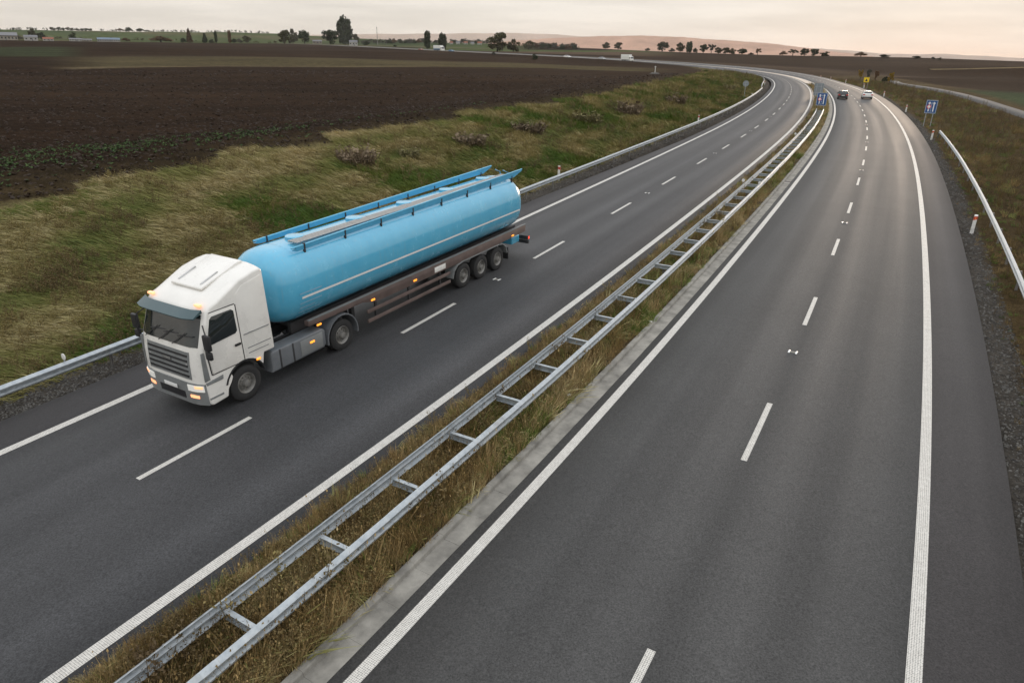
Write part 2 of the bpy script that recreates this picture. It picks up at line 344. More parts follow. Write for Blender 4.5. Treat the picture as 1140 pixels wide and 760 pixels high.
# ---------------------------------------------------------------- ground: one sheet, rings round the bridge
def build_ground():
    fine = np.linspace(-47, 47, 560); coarse = np.arange(51, 310, 5.)
    az = np.radians(np.concatenate([fine, coarse])); na = len(az)
    rr = np.concatenate([np.geomspace(3.5, 200, 215), np.geomspace(200, 1300, 185)[1:], np.geomspace(1300, 9000, 50)[1:]]); nr = len(rr)
    A, R = np.meshgrid(az, rr); X = (R*np.sin(A)).ravel(); Y = (R*np.cos(A)).ravel()
    S, O = road_so(X, Y); Z = terr(X, Y, (S, O)); Rf = R.ravel(); Ad = np.degrees(A.ravel()); Ad = np.where(Ad > 180, Ad-360, Ad)
    rough = (rng.random(len(X))-.5)*np.interp(Rf, [0, 15, 60, 150, 400], [.10, .10, .16, .12, 0])
    road = smooth(O, -19.5, -18.2)*(1-smooth(O, 6.3, 7.5)); Z = Z+rough*(1-road)
    # -------- colours of the ground cover (linear, real-world)
    def blob(scale, seed):
        g = np.random.default_rng(seed); out = np.zeros_like(X)
        for k in range(7):
            a = g.random()*6.28; f = scale*(.6+g.random()*1.4); p = g.random()*6.28
            out += np.sin((X*np.cos(a)+Y*np.sin(a))*f+p+1.5*np.sin((X*np.sin(a)-Y*np.cos(a))*f*.7+p*2))
        return out/7
    soil = np.array([.0165, .0090, .0045]); soil2 = np.array([.030, .0175, .0095]); olive = np.array([.070, .056, .027]); tan = np.array([.16, .125, .07])
    grass = np.array([.15, .125, .055]); green = np.array([.062, .082, .028]); heath = np.array([.055, .038, .018]); dgreen = np.array([.030, .045, .020]); gravel = np.array([.055, .049, .042])
    def mixin(C, c, w): return C*(1-w[:, None])+np.asarray(c)*w[:, None]
    C = np.tile(soil, (len(X), 1))
    C = mixin(C, soil2, np.clip(.5+.9*blob(.02, 3), 0, 1)*.8)
    left = O < -30; Lf = left.astype(float)
    # ploughing bands that run across the left field
    U = Y-.42*X; band = np.sin(U/9.+.8*np.sin(X/60.))*.5+np.sin(U/23.+1)*.5
    C = mixin(C, soil2*1.15, Lf*np.clip(band, 0, 1)*.5*smooth(Rf, 60, 110))
    wig = 14*blob(.03, 5)
    lo = np.interp(Ad, [-60, -31, -22, -13, 2, 9, 15], [205, 214, 245, 252, 292, 280, 275]); hi = np.interp(Ad, [-60, -31, -22, -13, 2, 15], [300, 325, 345, 348, 352, 330])
    strip = smooth(Rf+wig*.5, lo-3, lo+3)*(1-smooth(Rf+wig, hi-22, hi+10))*Lf*smooth(Ad, -33, -28)*(1-smooth(Ad, 8, 13))
    C = mixin(C, olive, strip*.85)
    C = mixin(C, tan, Lf*smooth(Rf, lo-9, lo-4)*(1-smooth(Rf, lo-1, lo+4))*smooth(Ad, -33, -30)*(1-smooth(Ad, -10, -5))*.5)
    C = mixin(C, dgreen*1.1, Lf*smooth(Rf, 305, 330)*(1-smooth(Rf, 400, 450))*(1-smooth(Ad, -32, -29.5))*.55)
    # far left: green hill fields and hedges beyond the road
    hill = smooth(Rf, 900, 1060)*(1-smooth(Ad, -3, 3))
    C = mixin(C, green*.85, hill*.95)
    C = mixin(C, dgreen, hill*np.clip(blob(.006, 9)*2.2, 0, 1)*.9)
    C = mixin(C, [.11, .085, .05], hill*smooth(np.sin(Rf/55.+Ad*.35), .55, .75)*.6)
    mid = smooth(Rf, 640, 700)*(1-smooth(Rf, 1500, 1700))*smooth(Ad, -9, -6)*(1-smooth(Ad, 8, 13))
    C = mixin(C, green, mid*smooth(Rf, 700, 760)*(1-smooth(Rf, 900, 1000))*.9); gb = np.interp(Ad, [-9, -3, 2, 8], [640, 690, 780, 840]); C = mixin(C, [.075, .05, .033], mid*(1-smooth(Rf, gb-20, gb+20)))
    C = mixin(C, [.055, .037, .024], (O > 11)*(S > 330)*(1-smooth(O, 40, 70))*(S < 620)*.8)
    # verges and banks
    edge = -34+1.6*blob(.25, 4)+1.1*blob(.8, 12)
    inner = (O > -70)&(S > 230)
    b = smooth(O, edge-1.0, edge+.8)*(O < 0)*(1-smooth(S, 300, 420))+ (O < 0)*smooth(O, -27, -24)*smooth(S, 300, 420)
    C = mixin(C, grass, np.clip(b, 0, 1))
    C = mixin(C, olive*.9, np.clip(smooth(O, edge-9, edge-1)-b, 0, 1)*(O < 0)*.35*(1-smooth(S, 300, 420)))
    rv = (O > 0)*smooth(O, 5.5, 6.5)*(1-smooth(O, 34+6*blob(.03, 8), 40+6*blob(.03, 8)))*(S < 700)*(1-smooth(O, 9, 14)*smooth(S, 300, 380))
    C = mixin(C, heath, rv); C = mixin(C, olive*1.1, rv*np.clip(blob(.18, 21)*2, 0, 1)*.55)
    gr = smooth(O, -18.9+.35*blob(1.3, 31), -18.4)*(1-smooth(O, 6.25+.3*blob(1.1, 32), 6.9+.3*blob(1.1, 32)))
    C = mixin(C, gravel, gr)
    rf = (Ad > 12)&(O > 26); g2 = rf*smooth(Ad, 24, 27)*smooth(O, 28, 33)*(1-smooth(Rf, 215, 245))
    C = mixin(C, dgreen, np.clip(g2, 0, 1)*.9)
    C = np.clip(C*(1+.10*blob(.9, 41)[:, None]), .004, 1)
    V = np.stack([X, Y, Z], 1)
    i, j = np.meshgrid(np.arange(nr-1), np.arange(na), indexing='ij'); j2 = (j+1) % na
    Q = np.stack([i*na+j, i*na+j2, (i+1)*na+j2, (i+1)*na+j], -1).reshape(-1, 4)[:, ::-1]
    zc = float(terr(0., 0.)[0]); V = np.vstack([V, [0, 0, zc]])
    me = np_mesh('ground', V, Q)
    ca = me.color_attributes.new('cover', 'FLOAT_COLOR', 'POINT')
    ca.data.foreach_set('color', np.hstack([np.vstack([C, C[-1:]]), np.append(np.clip(Lf*(1-b)*(1-strip), 0, 1), 0)[:, None]]).astype(np.float32).ravel())
    m, N, L, bs = mat_new('ground_cover')
    at = N.new('ShaderNodeAttribute'); at.attribute_name = 'cover'; pos = N.new('ShaderNodeNewGeometry').outputs['Position']
    f1 = noise(N, L, 5.5, 6, .7, pos); f2 = noise(N, L, .55, 6, .65, pos); f3 = noise(N, L, .035, 5, .6, pos)
    f = math_n(N, L, 'MULTIPLY', rng_map(N, L, f1, .28, .72, .45, 1.6), rng_map(N, L, f2, .3, .7, .7, 1.32))
    f = math_n(N, L, 'MULTIPLY', f, rng_map(N, L, f3, .3, .7, .8, 1.22))
    sp = N.new('ShaderNodeSeparateXYZ'); L(pos, sp.inputs[0])          # furrows left by the plough, only where the cover's alpha says tilled soil
    u = math_n(N, L, 'SUBTRACT', sp.outputs['Y'], math_n(N, L, 'MULTIPLY', sp.outputs['X'], .42))
    fur = math_n(N, L, 'SINE', math_n(N, L, 'ADD', math_n(N, L, 'MULTIPLY', u, 2.1), math_n(N, L, 'MULTIPLY', f2, 5.0)))
    fur = math_n(N, L, 'ADD', fur, math_n(N, L, 'SINE', math_n(N, L, 'MULTIPLY', u, .33)))
    f = math_n(N, L, 'MULTIPLY', f, math_n(N, L, 'ADD', 1.0, math_n(N, L, 'MULTIPLY', math_n(N, L, 'MULTIPLY', fur, .13), at.outputs['Alpha'])))
    v = N.new('ShaderNodeVectorMath'); v.operation = 'SCALE'; L(at.outputs['Color'], v.inputs[0]); L(f, v.inputs['Scale'])
    L(v.outputs[0], bs.inputs['Base Color']); bs.inputs['Roughness'].default_value = 1.0; bs.inputs['Specular IOR Level'].default_value = .03
    h = math_n(N, L, 'ADD', math_n(N, L, 'MULTIPLY', f1, .5), f2); bump(N, L, h, .8, .25, bs)
    tag(link('ground', me, m), kind='structure')
build_ground()

# ---------------------------------------------------------------- swept strips along the road
def sweep_np(name, s, cols, mat, parent=None, skirt=True, uvs=True):
    """sheet through columns [(offset, rise)] at stations s; offset and rise may be numbers or arrays over s"""
    s = np.asarray(s, float); P = []; UV = []
    for o, dz in cols:
        o = np.broadcast_to(np.asarray(o, float), s.shape); x, y, h = road_xy(s, o)
        P.append(np.stack([x, y, road_z(s, o)+dz], 1)); UV.append(np.stack([s, o], 1))
    P = np.stack(P, 1); UV = np.stack(UV, 1); n, c = P.shape[:2]
    i, j = np.meshgrid(np.arange(n-1), np.arange(c-1), indexing='ij')
    Q = np.stack([i*c+j, i*c+j+1, (i+1)*c+j+1, (i+1)*c+j], -1).reshape(-1, 4)
    me = np_mesh(name, P.reshape(-1, 3), Q, smooth=True)
    u = me.uv_layers.new(name='so'); u.data.foreach_set('uv', UV.reshape(-1, 2)[Q.ravel()].astype(np.float32).ravel())
    return link(name, me, mat, parent)
S_ROAD = np.concatenate([np.arange(-38, 300, 2.), np.arange(300, 1790, 5.)])
ledge = np.interp(S_ROAD, [0, 40, 73, 120], [-17.45, -17.4, -16.65, -16.6])
lc = sweep_np('left_carriageway', S_ROAD, [(ledge-.02, -.25), (ledge, 0), (-13, 0), (-10, 0), (-7.45, 0), (-7.43, -.3)], M['asphalt_l']); tag(lc, kind='structure')
rc = sweep_np('right_carriageway', S_ROAD, [(-4.37, -.3), (-4.36, 0), (-1.5, 0), (1.5, 0), (5.68, 0), (5.75, -.25)], M['asphalt_r']); tag(rc, kind='structure')
S_LINE = np.concatenate([np.arange(-20, 200, 1.), np.arange(200, 700, 4.)])
for par, o in ((lc, -15.793), (lc, -7.953), (rc, -4.011), (rc, 3.937)):
    sweep_np('edge_line', S_LINE, [(o-.125, .005), (o+.125, .005)], M['paint'], par)
P_D = 10.011
for par, o, s0, k0 in ((rc, 0., 7.165, -3), (lc, -11.870, 8.72, -3)):
    for k in range(k0, 42):
        a = s0+k*P_D
        sweep_np('lane_dash', np.linspace(a, a+3.34, 4), [(o-.075, .005), (o+.075, .005)], M['paint'], par)
# median: earth strip, then a paved concrete reserve round the bend
ms = np.arange(-30, 226, 1.)
mj = lambda a: a+.06*np.sin(ms*1.7+a)+.05*np.sin(ms*.61)
M['earth'] = simple('median_earth', (.072, .055, .030), .95, var=.45, scale=5, spec=.1, bumpy=.6, bscale=14)
tag(sweep_np('median_strip', ms, [(-7.46, -.02), (mj(-7.05), .03), (-6.3, .02+.03*np.sin(ms*.9)), (-5.5, .03*np.sin(ms*.7)+.04), (-4.95, .05)], M['earth']), kind='structure')
s2 = np.arange(226, 1780, 6.)
tag(sweep_np('paved_reserve', s2, [(-7.46, .02), (-7.4, .10), (-6, .13), (-4.44, .10), (-4.36, .02)], M['concrete_pale']), kind='structure')
# kerb with gutter: one-metre stones, each a piece
kb = empty('median_kerb', (0, 0, 0), kind='structure')
for k in range(150):
    a, b = 3.0+k*1.0, 3.0+k*1.0+.995
    v = []; pr = [(-4.95, -.2), (-4.945, .098), (-4.925, .115), (-4.80, .112), (-4.775, .09), (-4.755, .012), (-4.368, .002), (-4.366, -.2)]
    jz = (rng.random()-.5)*.006; jo = (rng.random()-.5)*.004
    for s in (a, b):
        for o, z in pr:
            x, y, h = road_xy(s, o+jo); v.append((float(x), float(y), float(road_z(s, -4.4))+z+jz))
    n = len(pr); f = [(i, i+1, i+1+n, i+n) for i in range(n-1)]+[tuple(reversed(range(n))), tuple(range(n, 2*n))]
    link('kerb_stone', mesh('kerb_stone', v, f), M['concrete'], kb)
o = sweep_np('kerb_run', np.arange(153, 226, 2.), [(-4.95, -.1), (-4.945, .10), (-4.8, .11), (-4.755, .012), (-4.362, .002)], M['concrete'], kb); o['kind'] = 'stuff'
# service road on the right and the grass balk across the field behind it
def ribbon(name, pts, w, lift, mat, kind='structure'):
    pts = np.array(pts, float); t = np.linspace(0, len(pts)-1, (len(pts)-1)*24+1); i = np.arange(len(pts))
    x, y = np.interp(t, i, pts[:, 0]), np.interp(t, i, pts[:, 1]); k = np.ones(15)/15
    xp = np.convolve(np.pad(x, 7, 'edge'), k, 'valid'); yp = np.convolve(np.pad(y, 7, 'edge'), k, 'valid')
    dx, dy = np.gradient(xp), np.gradient(yp); n = np.hypot(dx, dy); nx, ny = dy/n, -dx/n
    V = []
    for e in (-w/2-.3, -w/2, w/2, w/2+.3):
        X, Y = xp+nx*e, yp+ny*e; V.append(np.stack([X, Y, terr(xp, yp)+(lift if abs(e) < w/2+.1 else -.3)], 1))
    V = np.stack(V, 1); m = len(xp); a, b = np.meshgrid(np.arange(m-1), np.arange(3), indexing='ij')
    Q = np.stack([a*4+b, a*4+b+1, (a+1)*4+b+1, (a+1)*4+b], -1).reshape(-1, 4)
    return tag(link(name, np_mesh(name, V.reshape(-1, 3), Q), mat), kind=kind)
M['track'] = simple('service_asphalt', (.085, .081, .077), .85, var=.2, scale=.8)
M['balk'] = simple('dry_grass_balk', (.17, .13, .075), 1, var=.3, scale=.3, spec=.1)
ribbon('service_road', [(133, 262), (124, 240), (114, 205), (104, 175), (91, 140), (81, 115), (72, 90), (64, 60)], 2.4, .34, M['track'])
ribbon('field_balk', [(215, 395), (250, 385), (290, 372), (330, 350), (390, 330)], 3.5, .35, M['balk'])

# ---------------------------------------------------------------- guard rails
WB = [(0.0, .765), (.024, .758), (.098, .70), (.098, .668), (.014, .62), (.014, .588), (.098, .54), (.098, .508), (.024, .448), (0.0, .44)]
def beam(name, s0, s1, o, side, parent, lap=0., step=.6, lift=0., drop0=0., drop1=0.):
    """W-beam between stations; side = +1 bulges towards larger offsets; drop = how far an end dips to the ground"""
    n = max(2, int((s1-s0)/step)+1); s = np.linspace(s0, s1, n); P = []
    dz = np.interp(s, [s0, s0+4, s1-4, s1], [-drop0, 0, 0, -drop1]) if (drop0 or drop1) else 0*s
    outer = WB; inner = [(a-.004, b) for a, b in reversed(WB)]
    for a, b in outer+inner:
        oo = o+side*(a+lap); x, y, h = road_xy(s, oo); P.append(np.stack([x, y, road_z(s, o)+b+lift+dz], 1))
    P = np.stack(P, 1); c = P.shape[1]; i, j = np.meshgrid(np.arange(n-1), np.arange(c), indexing='ij'); j2 = (j+1) % c
    Q = np.stack([i*c+j, i*c+j2, (i+1)*c+j2, (i+1)*c+j], -1).reshape(-1, 4)
    if side > 0: Q = Q[:, ::-1]
    me = np_mesh(name, P.reshape(-1, 3), Q, smooth=True); me.set_sharp_from_angle(angle=math.radians(50))
    return link(name, me, M['steel'], parent)
_pm = MB(); _pm.box(-.05, .05, -.006, .006, -.5, .62); _pm.box(-.05, -.042, -.03, .03, -.5, .62); _pm.box(.042, .05, -.03, .03, -.5, .62)
POST_ME = _pm.mesh('post')
_pm = MB(); _pm.box(-.07, .07, -.045, .045, .46, .70); BLOCK_ME = _pm.mesh('spacer_block')
def at_road(o, s, off, dz=0., turn=0.):
    x, y, h = road_xy(s, off); o.location = (float(x), float(y), float(road_z(s, off))+dz); o.rotation_euler = (0, 0, float(h)+turn); return o
def rail_post(parent, s, o, mat=None): return at_road(link('post', POST_ME, M['steel_dark'], parent), s, o)
def single_rail(s0, s1, o, side, label, seg=8.0, post=4.0, d0=0., d1=0.):
    g = empty('guardrail', (0, 0, 0), 0, label, 'guardrail', 'steel guardrails beside the motorway'); s = s0; k = 0
    while s < s1-.5:
        e = min(s+seg, s1); beam('rail', s-.15, e+.15, o, side, g, lap=.006*(k % 2), drop0=d0 if k == 0 else 0, drop1=d1 if e >= s1-.01 else 0); s = e; k += 1
    s = s0+2
    while s < s1-1:
        rail_post(g, s, o-side*.12); at_road(link('spacer_block', BLOCK_ME, M['steel_dark'], g), s, o-side*.01-side*.065); s += post
    return g
single_rail(-10, 172, -17.86, 1, 'long steel guardrail along the grass bank behind the blue tanker truck', d1=.6)
single_rail(2, 94, 7.18, -1, 'steel guardrail on the right verge ending beside the tall blue sign', d1=.72)
single_rail(190, 300, -18.7, 1, 'short faint steel guardrail past the round grey sign on the bend', seg=14, d0=.6)
single_rail(176, 224, -6.1, 1, 'single steel guardrail in the median beyond the blue median sign', seg=8, d0=.6, d1=.4)
# the ladder-like double rail of the median
mg = empty('median_guardrail', (0, 0, 0), 0, 'double steel guardrail joined by crossbars like a ladder in the grassy median', 'guardrail', 'steel guardrails beside the motorway')
OR, OLf = -5.66, -6.50; PIT = 2.27
k = 0; s = 1.2+PIT*-1
cb = MB(); W = OLf-OR
cb.box(OLf+.03, OR-.03, -.006, .006, .50, .66); cb.box(OLf+.03, OR-.03, -.05, .05, .655, .665); cb.box(OLf+.03, OR-.03, -.05, .05, .495, .505)
v0 = [(x-(OLf+OR)/2, y, z) for x, y, z in cb.v]; cb.v = v0; CB_ME = cb.mesh('crossbar')
PLATE = MB().box(-.004, .004, -.10, .10, .47, .70).mesh('fish_plate')
BOLT = MB().disc_x(-.012, .012, 0, 0, .018, 8).mesh('bolt')
bars = [6.9+PIT*i-2*PIT for i in range(51)]
for i, s in enumerate(bars):
    at_road(link('crossbar', CB_ME, M['steel'], mg), s, (OLf+OR)/2)
    if i % 2 == 0: at_road(link('post', POST_ME, M['steel_dark'], mg), s+.06, (OLf+OR)/2)
for o, side in ((OR, 1), (OLf, -1)):
    s = bars[0]-1; k = 0
    while s < 116.5:
        e = min(s+2*PIT, 117); last = e > 116.4
        r = beam('rail', s-.14, e+.14, o, side, mg, lap=.006*(k % 2), drop1=.55 if last else 0)
        if k < 14:
            for ds in (-.09, .09):
                for z in (.53, .68):
                    at_road(link('bolt', BOLT, M['steel_dark'], r), e+ds, o+side*(.09), z)
        s = e; k += 1
# ---------------------------------------------------------------- delineator posts
M['white_plastic'] = simple('white_plastic', (.74, .73, .70), .45, var=.12, scale=6)
M['black_plastic'] = simple('black_plastic', (.02, .02, .022), .5)
M['orange_refl'] = simple('orange_reflector', (.85, .20, .05), .3)
M['white_refl'] = simple('white_reflector', (.85, .85, .82), .25)
M['red_band'] = simple('red_band', (.45, .06, .04), .5)
pb = MB(); prof = [(-.06, -.045), (.06, -.045), (.075, .0), (.0, .055), (-.075, .0)]
def pbody(z0, z1, cap):
    b = MB(); n = len(prof)
    b.add([(x, y, z0) for x, y in prof]+[(x, y, z1+(-.03 if (cap and y < 0) else .02 if cap else 0)) for x, y in prof], [(i, (i+1) % n, (i+1) % n+n, i+n) for i in range(n)]+[tuple(reversed(range(n))), tuple(range(n, 2*n))]); return b
BODY = pbody(-.3, 1.02, True).mesh('post_body'); BAND = MB().add([(-.079, -.05, .74), (.079, -.05, .80), (.082, 0, .80), (0, .06, .77), (-.082, 0, .74), (-.079, -.05, .94), (.079, -.05, 1.0-.04), (.082, 0, .96), (0, .06, .95), (-.082, 0, .94)], [(i, (i+1) % 5, (i+1) % 5+5, i+5) for i in range(5)]+[(4, 3, 2, 1, 0), (5, 6, 7, 8, 9)]).mesh('warning_band')
REF = MB().box(-.03, .03, -.062, -.052, .78, .90).mesh('reflector')
def delineator(s, o, label, group, band='red_band', ref='orange_refl', turn=0., z=None, sc_=1.):
    x, y, h = road_xy(s, o); zz = float(terr(x, y)[0]) if z is None else z
    d = empty('delineator_post', (float(x), float(y), zz), float(h)+turn, label, 'delineator', group); d.scale = (sc_*1.15,)*2+(sc_,)
    link('post_body', BODY, M['white_plastic'], d); link('warning_band', BAND, M[band], d); link('reflector', REF, M[ref], d)
    return d
GRP = 'delineator posts along the right shoulder'
for i, (s, o) in enumerate([(45.7, 6.25), (91.1, 6.3), (130.4, 6.2), (172.2, 6.3), (216.9, 6.6), (262, 6.9), (297, 7.2), (316, 7.4), (331, 7.6)]):
    delineator(s, o, f'red-banded white delineator post on the right shoulder, {ORD[i]} of its row to the camera', GRP)
GRP = 'delineator posts round the far bend'
for i, s in enumerate([372, 385, 398, 411, 425, 438, 452, 465, 479]):
    delineator(s, 9.5, f'tiny white post round the far bend, {NTH[i]} from the right of its row', GRP, sc_=1.35)
GRP = 'delineator posts on the left verge'
for i, (s, o) in enumerate([(46.7, -18.75), (90.6, -18.75), (203.6, -18.3)]):
    delineator(s, o, f'white delineator post behind the left guardrail, {ORD[i]} of the three to the camera', GRP, band='black_plastic', ref='white_refl', turn=math.pi)
# small white reflector blades clipped on the rails
def rail_reflector(s, o, label):
    d = at_road(empty('rail_reflector', (0, 0, 0), 0, label, 'reflector', 'white reflectors clipped on guardrails'), s, o, .70)
    MB().box(-.006, .006, -.02, .02, -.1, .12).obj('bracket', M['steel'], d)
    MB().disc_y(-.012, .012, 0, .2, .10, 14).obj('blade', M['white_plastic'], d, bevel=.004)
rail_reflector(49.2, -6.62, 'white reflector blade on the left rail of the median guardrail')
rail_reflector(49.4, -5.60, 'white reflector blade on the right rail of the median guardrail')
rail_reflector(78.6, -6.62, 'white reflector blade on the median guardrail near the end of its visible crossbars')
rail_reflector(10.6, -17.9, 'small white reflector on the left guardrail in front of the tanker truck')
rail_reflector(141, -17.95, 'white reflector on the left guardrail near the round grey sign')
# ---------------------------------------------------------------- road studs, drains, litter
def stud(s, o, label, group):
    d = at_road(empty('road_stud', (0, 0, 0), 0, label, 'road stud', group), s, o, .004)
    MB().add([(-.07, -.05, 0), (.07, -.05, 0), (.07, .05, 0), (-.07, .05, 0), (-.045, -.03, .02), (.045, -.03, .02), (.045, .03, .02), (-.045, .03, .02)], [(0,3,2,1),(4,5,6,7),(0,1,5,4),(1,2,6,5),(2,3,7,6),(3,0,4,7)]).obj('stud_body', M['concrete'], d)
    for x in (-.095, .095): MB().box(x-.026, x+.026, -.10, .10, 0, .014).obj('marking', M['white_refl'], d, bevel=.004)
    d.scale = (1.2, 1.2, 1.2)
for i in range(8): stud(24.5+19.97*i, 0., f'white H-shaped road stud on the right carriageway lane line, {ORD[i]} to the camera', 'road studs on the right carriageway')
for i in range(7): stud(25.3+20.1*i, -11.87, f'white road stud between dashes beside the tanker carriageway, {ORD[i]} to the camera', 'road studs on the left carriageway')
def drain(s, label):
    d = at_road(empty('drain_grate', (0, 0, 0), 0, label, 'drain', 'drain grates in the median gutter'), s, -4.56, .006)
    b = MB(); b.box(-.2, .2, -.28, .28, 0, .012); b.obj('grate_frame', M['black_plastic'], d)
    for k in range(6): MB().box(-.17, .17, -.235+k*.085, -.19+k*.085, .0125, .022).obj('grate_bar', M['steel_dark'], d)
drain(56.1, 'dark drain grate in the median gutter, the nearer of two'); drain(111.2, 'dark drain grate in the median gutter, the farther one near the blue sign')
def litter(px, py, label, sz):
    r = _ray(px, py); s, o = 0, 0; z = 0.
    for _ in range(30):
        t = (z-CAM_H)/r[2]; ss_, oo_ = road_so(t*r[0], t*r[1]); s, o = float(ss_[0]), float(oo_[0]); z = .5*z+.5*float(road_z(s, o))
    bm = bmesh.new(); bmesh.ops.create_icosphere(bm, subdivisions=2, radius=sz)
    for v in bm.verts: v.co = Vector((v.co.x*(.7+random.random()*.8), v.co.y*(.6+random.random()*.6), v.co.z*(.3+random.random()*.5)))
    me = bpy.data.meshes.new('litter'); bm.to_mesh(me); bm.free()
    t = tag(link('litter', me, M['white_plastic']), label, 'litter', 'litter by the kerb'); at_road(t, s, o, .12)
litter(633, 443, 'crumpled white litter scrap in the median grass just above the kerb', .07); litter(642, 437, 'smaller white litter scrap right beside the crumpled one by the kerb', .05)
litter(724, 361, 'white litter scrap on the kerb edge farther up the median', .06)
# ---------------------------------------------------------------- signs
M['sign_blue'] = simple('sign_blue', (.016, .085, .26), .35, var=.06)
M['sign_white'] = simple('sign_white', (.80, .80, .78), .4, var=.04)
M['sign_red'] = simple('sign_red', (.62, .03, .03), .4, var=.04)
M['sign_yellow'] = simple('sign_yellow', (.85, .60, .02), .4, var=.04)
M['sign_back'] = simple('sign_back', (.26, .29, .31), .5, metal=.4, var=.1)
def place_ground(s, o):
    x, y, h = road_xy(s, o); return float(x), float(y), float(terr(x, y)[0]), float(h)
def lane_sign(s, o, label, w, hgt, base):
    x, y, z, h = place_ground(s, o); d = empty('lane_sign', (x, y, z), h, label, 'road sign', 'blue lane signs for the right carriageway')
    for px in (-w*.3, w*.3): MB().tube([(px, .06, -.4), (px, .06, base+hgt-.1)], .038).obj('sign_pole', M['steel'], d)
    pl = MB().box(-w/2, w/2, -.012, .012, base, base+hgt).obj('sign_panel', M['sign_blue'], d)
    f = -.0125-.004
    bd = MB()
    for a in ((-w/2+.03, w/2-.03, base+.03, base+.06), (-w/2+.03, w/2-.03, base+hgt-.06, base+hgt-.03)): bd.box(a[0], a[1], f, -.0122, a[2], a[3])
    for a in ((-w/2+.03, -w/2+.06), (w/2-.06, w/2-.03)): bd.box(a[0], a[1], f, -.0122, base+.061, base+hgt-.061)
    bd.obj('sign_border', M['sign_white'], pl)
    cz = base+hgt*.5; lx, rx = -w*.2, w*.2
    # left lane arrow carrying a red ringed speed disc, right lane arrow, dashed line between
    def arrow(x0, z0, z1, ww):
        b = MB(); b.box(x0-ww/2, x0+ww/2, f, -.0122, z0, z1-.22); b.prism_y([(x0-ww*1.5, z1-.22), (x0+ww*1.5, z1-.22), (x0, z1)], -.0122, f); return b
    arrow(lx, base+.22, base+hgt-.2, .13).obj('arrow', M['sign_white'], pl); arrow(rx, base+.22, base+hgt-.2, .13).obj('arrow', M['sign_white'], pl)
    ln = MB()
    for k in range(5): ln.box(-.02, .02, f, -.0122, base+.2+k*(hgt-.4)/5, base+.2+(k+.6)*(hgt-.4)/5)
    ln.obj('lane_line', M['sign_white'], pl)
    MB().disc_y(f-.006, f-.0005, lx, cz, .25, 24).obj('red_ring', M['sign_red'], pl); MB().disc_y(f-.010, f-.0062, lx, cz, .165, 24).obj('disc', M['sign_white'], pl)
    return d
lane_sign(107.3, 7.0, 'large blue lane sign with red ring on the right verge above the guardrail end', 1.28, 1.6, 1.6)
lane_sign(126.8, -6.2, 'large blue lane sign with red ring standing in the grassy median', 1.5, 1.9, .95)
x, y, z, h = place_ground(212, 6.3); d = empty('warning_sign', (x, y, z), h, 'small yellow square sign with a dark figure on the right roadside', 'road sign')
for px in (-.45, .45): MB().tube([(px, .05, -.3), (px, .05, 2.7)], .035).obj('sign_pole', M['steel'], d)
pl = MB().box(-.62, .62, -.012, .012, 1.5, 2.75).obj('sign_panel', M['sign_yellow'], d)
b = MB(); b.prism_y([(-.34, 1.75), (.34, 1.75), (0, 2.45)], -.0122, -.017); b.obj('symbol', M['black_plastic'], pl)
bd = MB(); bd.box(-.59, .59, -.016, -.0122, 1.53, 1.57); bd.box(-.59, .59, -.016, -.0122, 2.68, 2.72); bd.obj('sign_border', M['black_plastic'], pl)
x, y, z, h = place_ground(141.2, -19.3); d = empty('round_sign', (x, y, z), h, 'round traffic sign seen from its grey back beside the left guardrail', 'road sign')
MB().tube([(0, 0, -.4), (0, 0, 3.0)], .04).obj('sign_pole', M['steel'], d)
MB().disc_y(.04, .065, 0, 2.6, .52, 28).obj('sign_panel', M['sign_back'], d)
b = MB()
for zz in (2.4, 2.8): b.box(-.3, .3, .022, .039, zz-.025, zz+.025)
b.obj('mounting_rail', M['steel'], d)
x, y, z, h = place_ground(150.5, -6.9); d = empty('sign_back', (x, y, z), h, 'grey back of a sign in the median peeping out behind the blue one', 'road sign')
for px in (-.4, .4): MB().tube([(px, -.05, -.3), (px, -.05, 3.2)], .035).obj('sign_pole', M['steel'], d)
MB().box(-.8, .8, .0, .025, 1.2, 3.35).obj('sign_panel', M['sign_back'], d)
b = MB()
for zz in (1.7, 2.8): b.box(-.7, .7, -.02, -.001, zz-.03, zz+.03)
b.obj('mounting_rail', M['steel'], d)
r = hit(729, 82.5); d = empty('field_marker', (r[0], r[1], r[2]), 0, 'lone pale marker post on a small mound in the ploughed field', 'marker post')
MB().tube([(0, 0, -.2), (0, 0, 1.9)], .09).obj('marker_pole', M['white_plastic'], d)
MB().disc_y(-.06, .06, 0, 2.0, .22, 12).obj('marker_cap', M['white_plastic'], d)
bm = bmesh.new(); bmesh.ops.create_icosphere(bm, subdivisions=3, radius=1.4)
for v in bm.verts: v.co = Vector((v.co.x*(1+random.random()*.2), v.co.y*.7, max(-.2, v.co.z*.3)*(.8+random.random()*.4)))
me = bpy.data.meshes.new('stone_base'); bm.to_mesh(me); bm.free(); link('stone_base', me, M['gravel'], d)

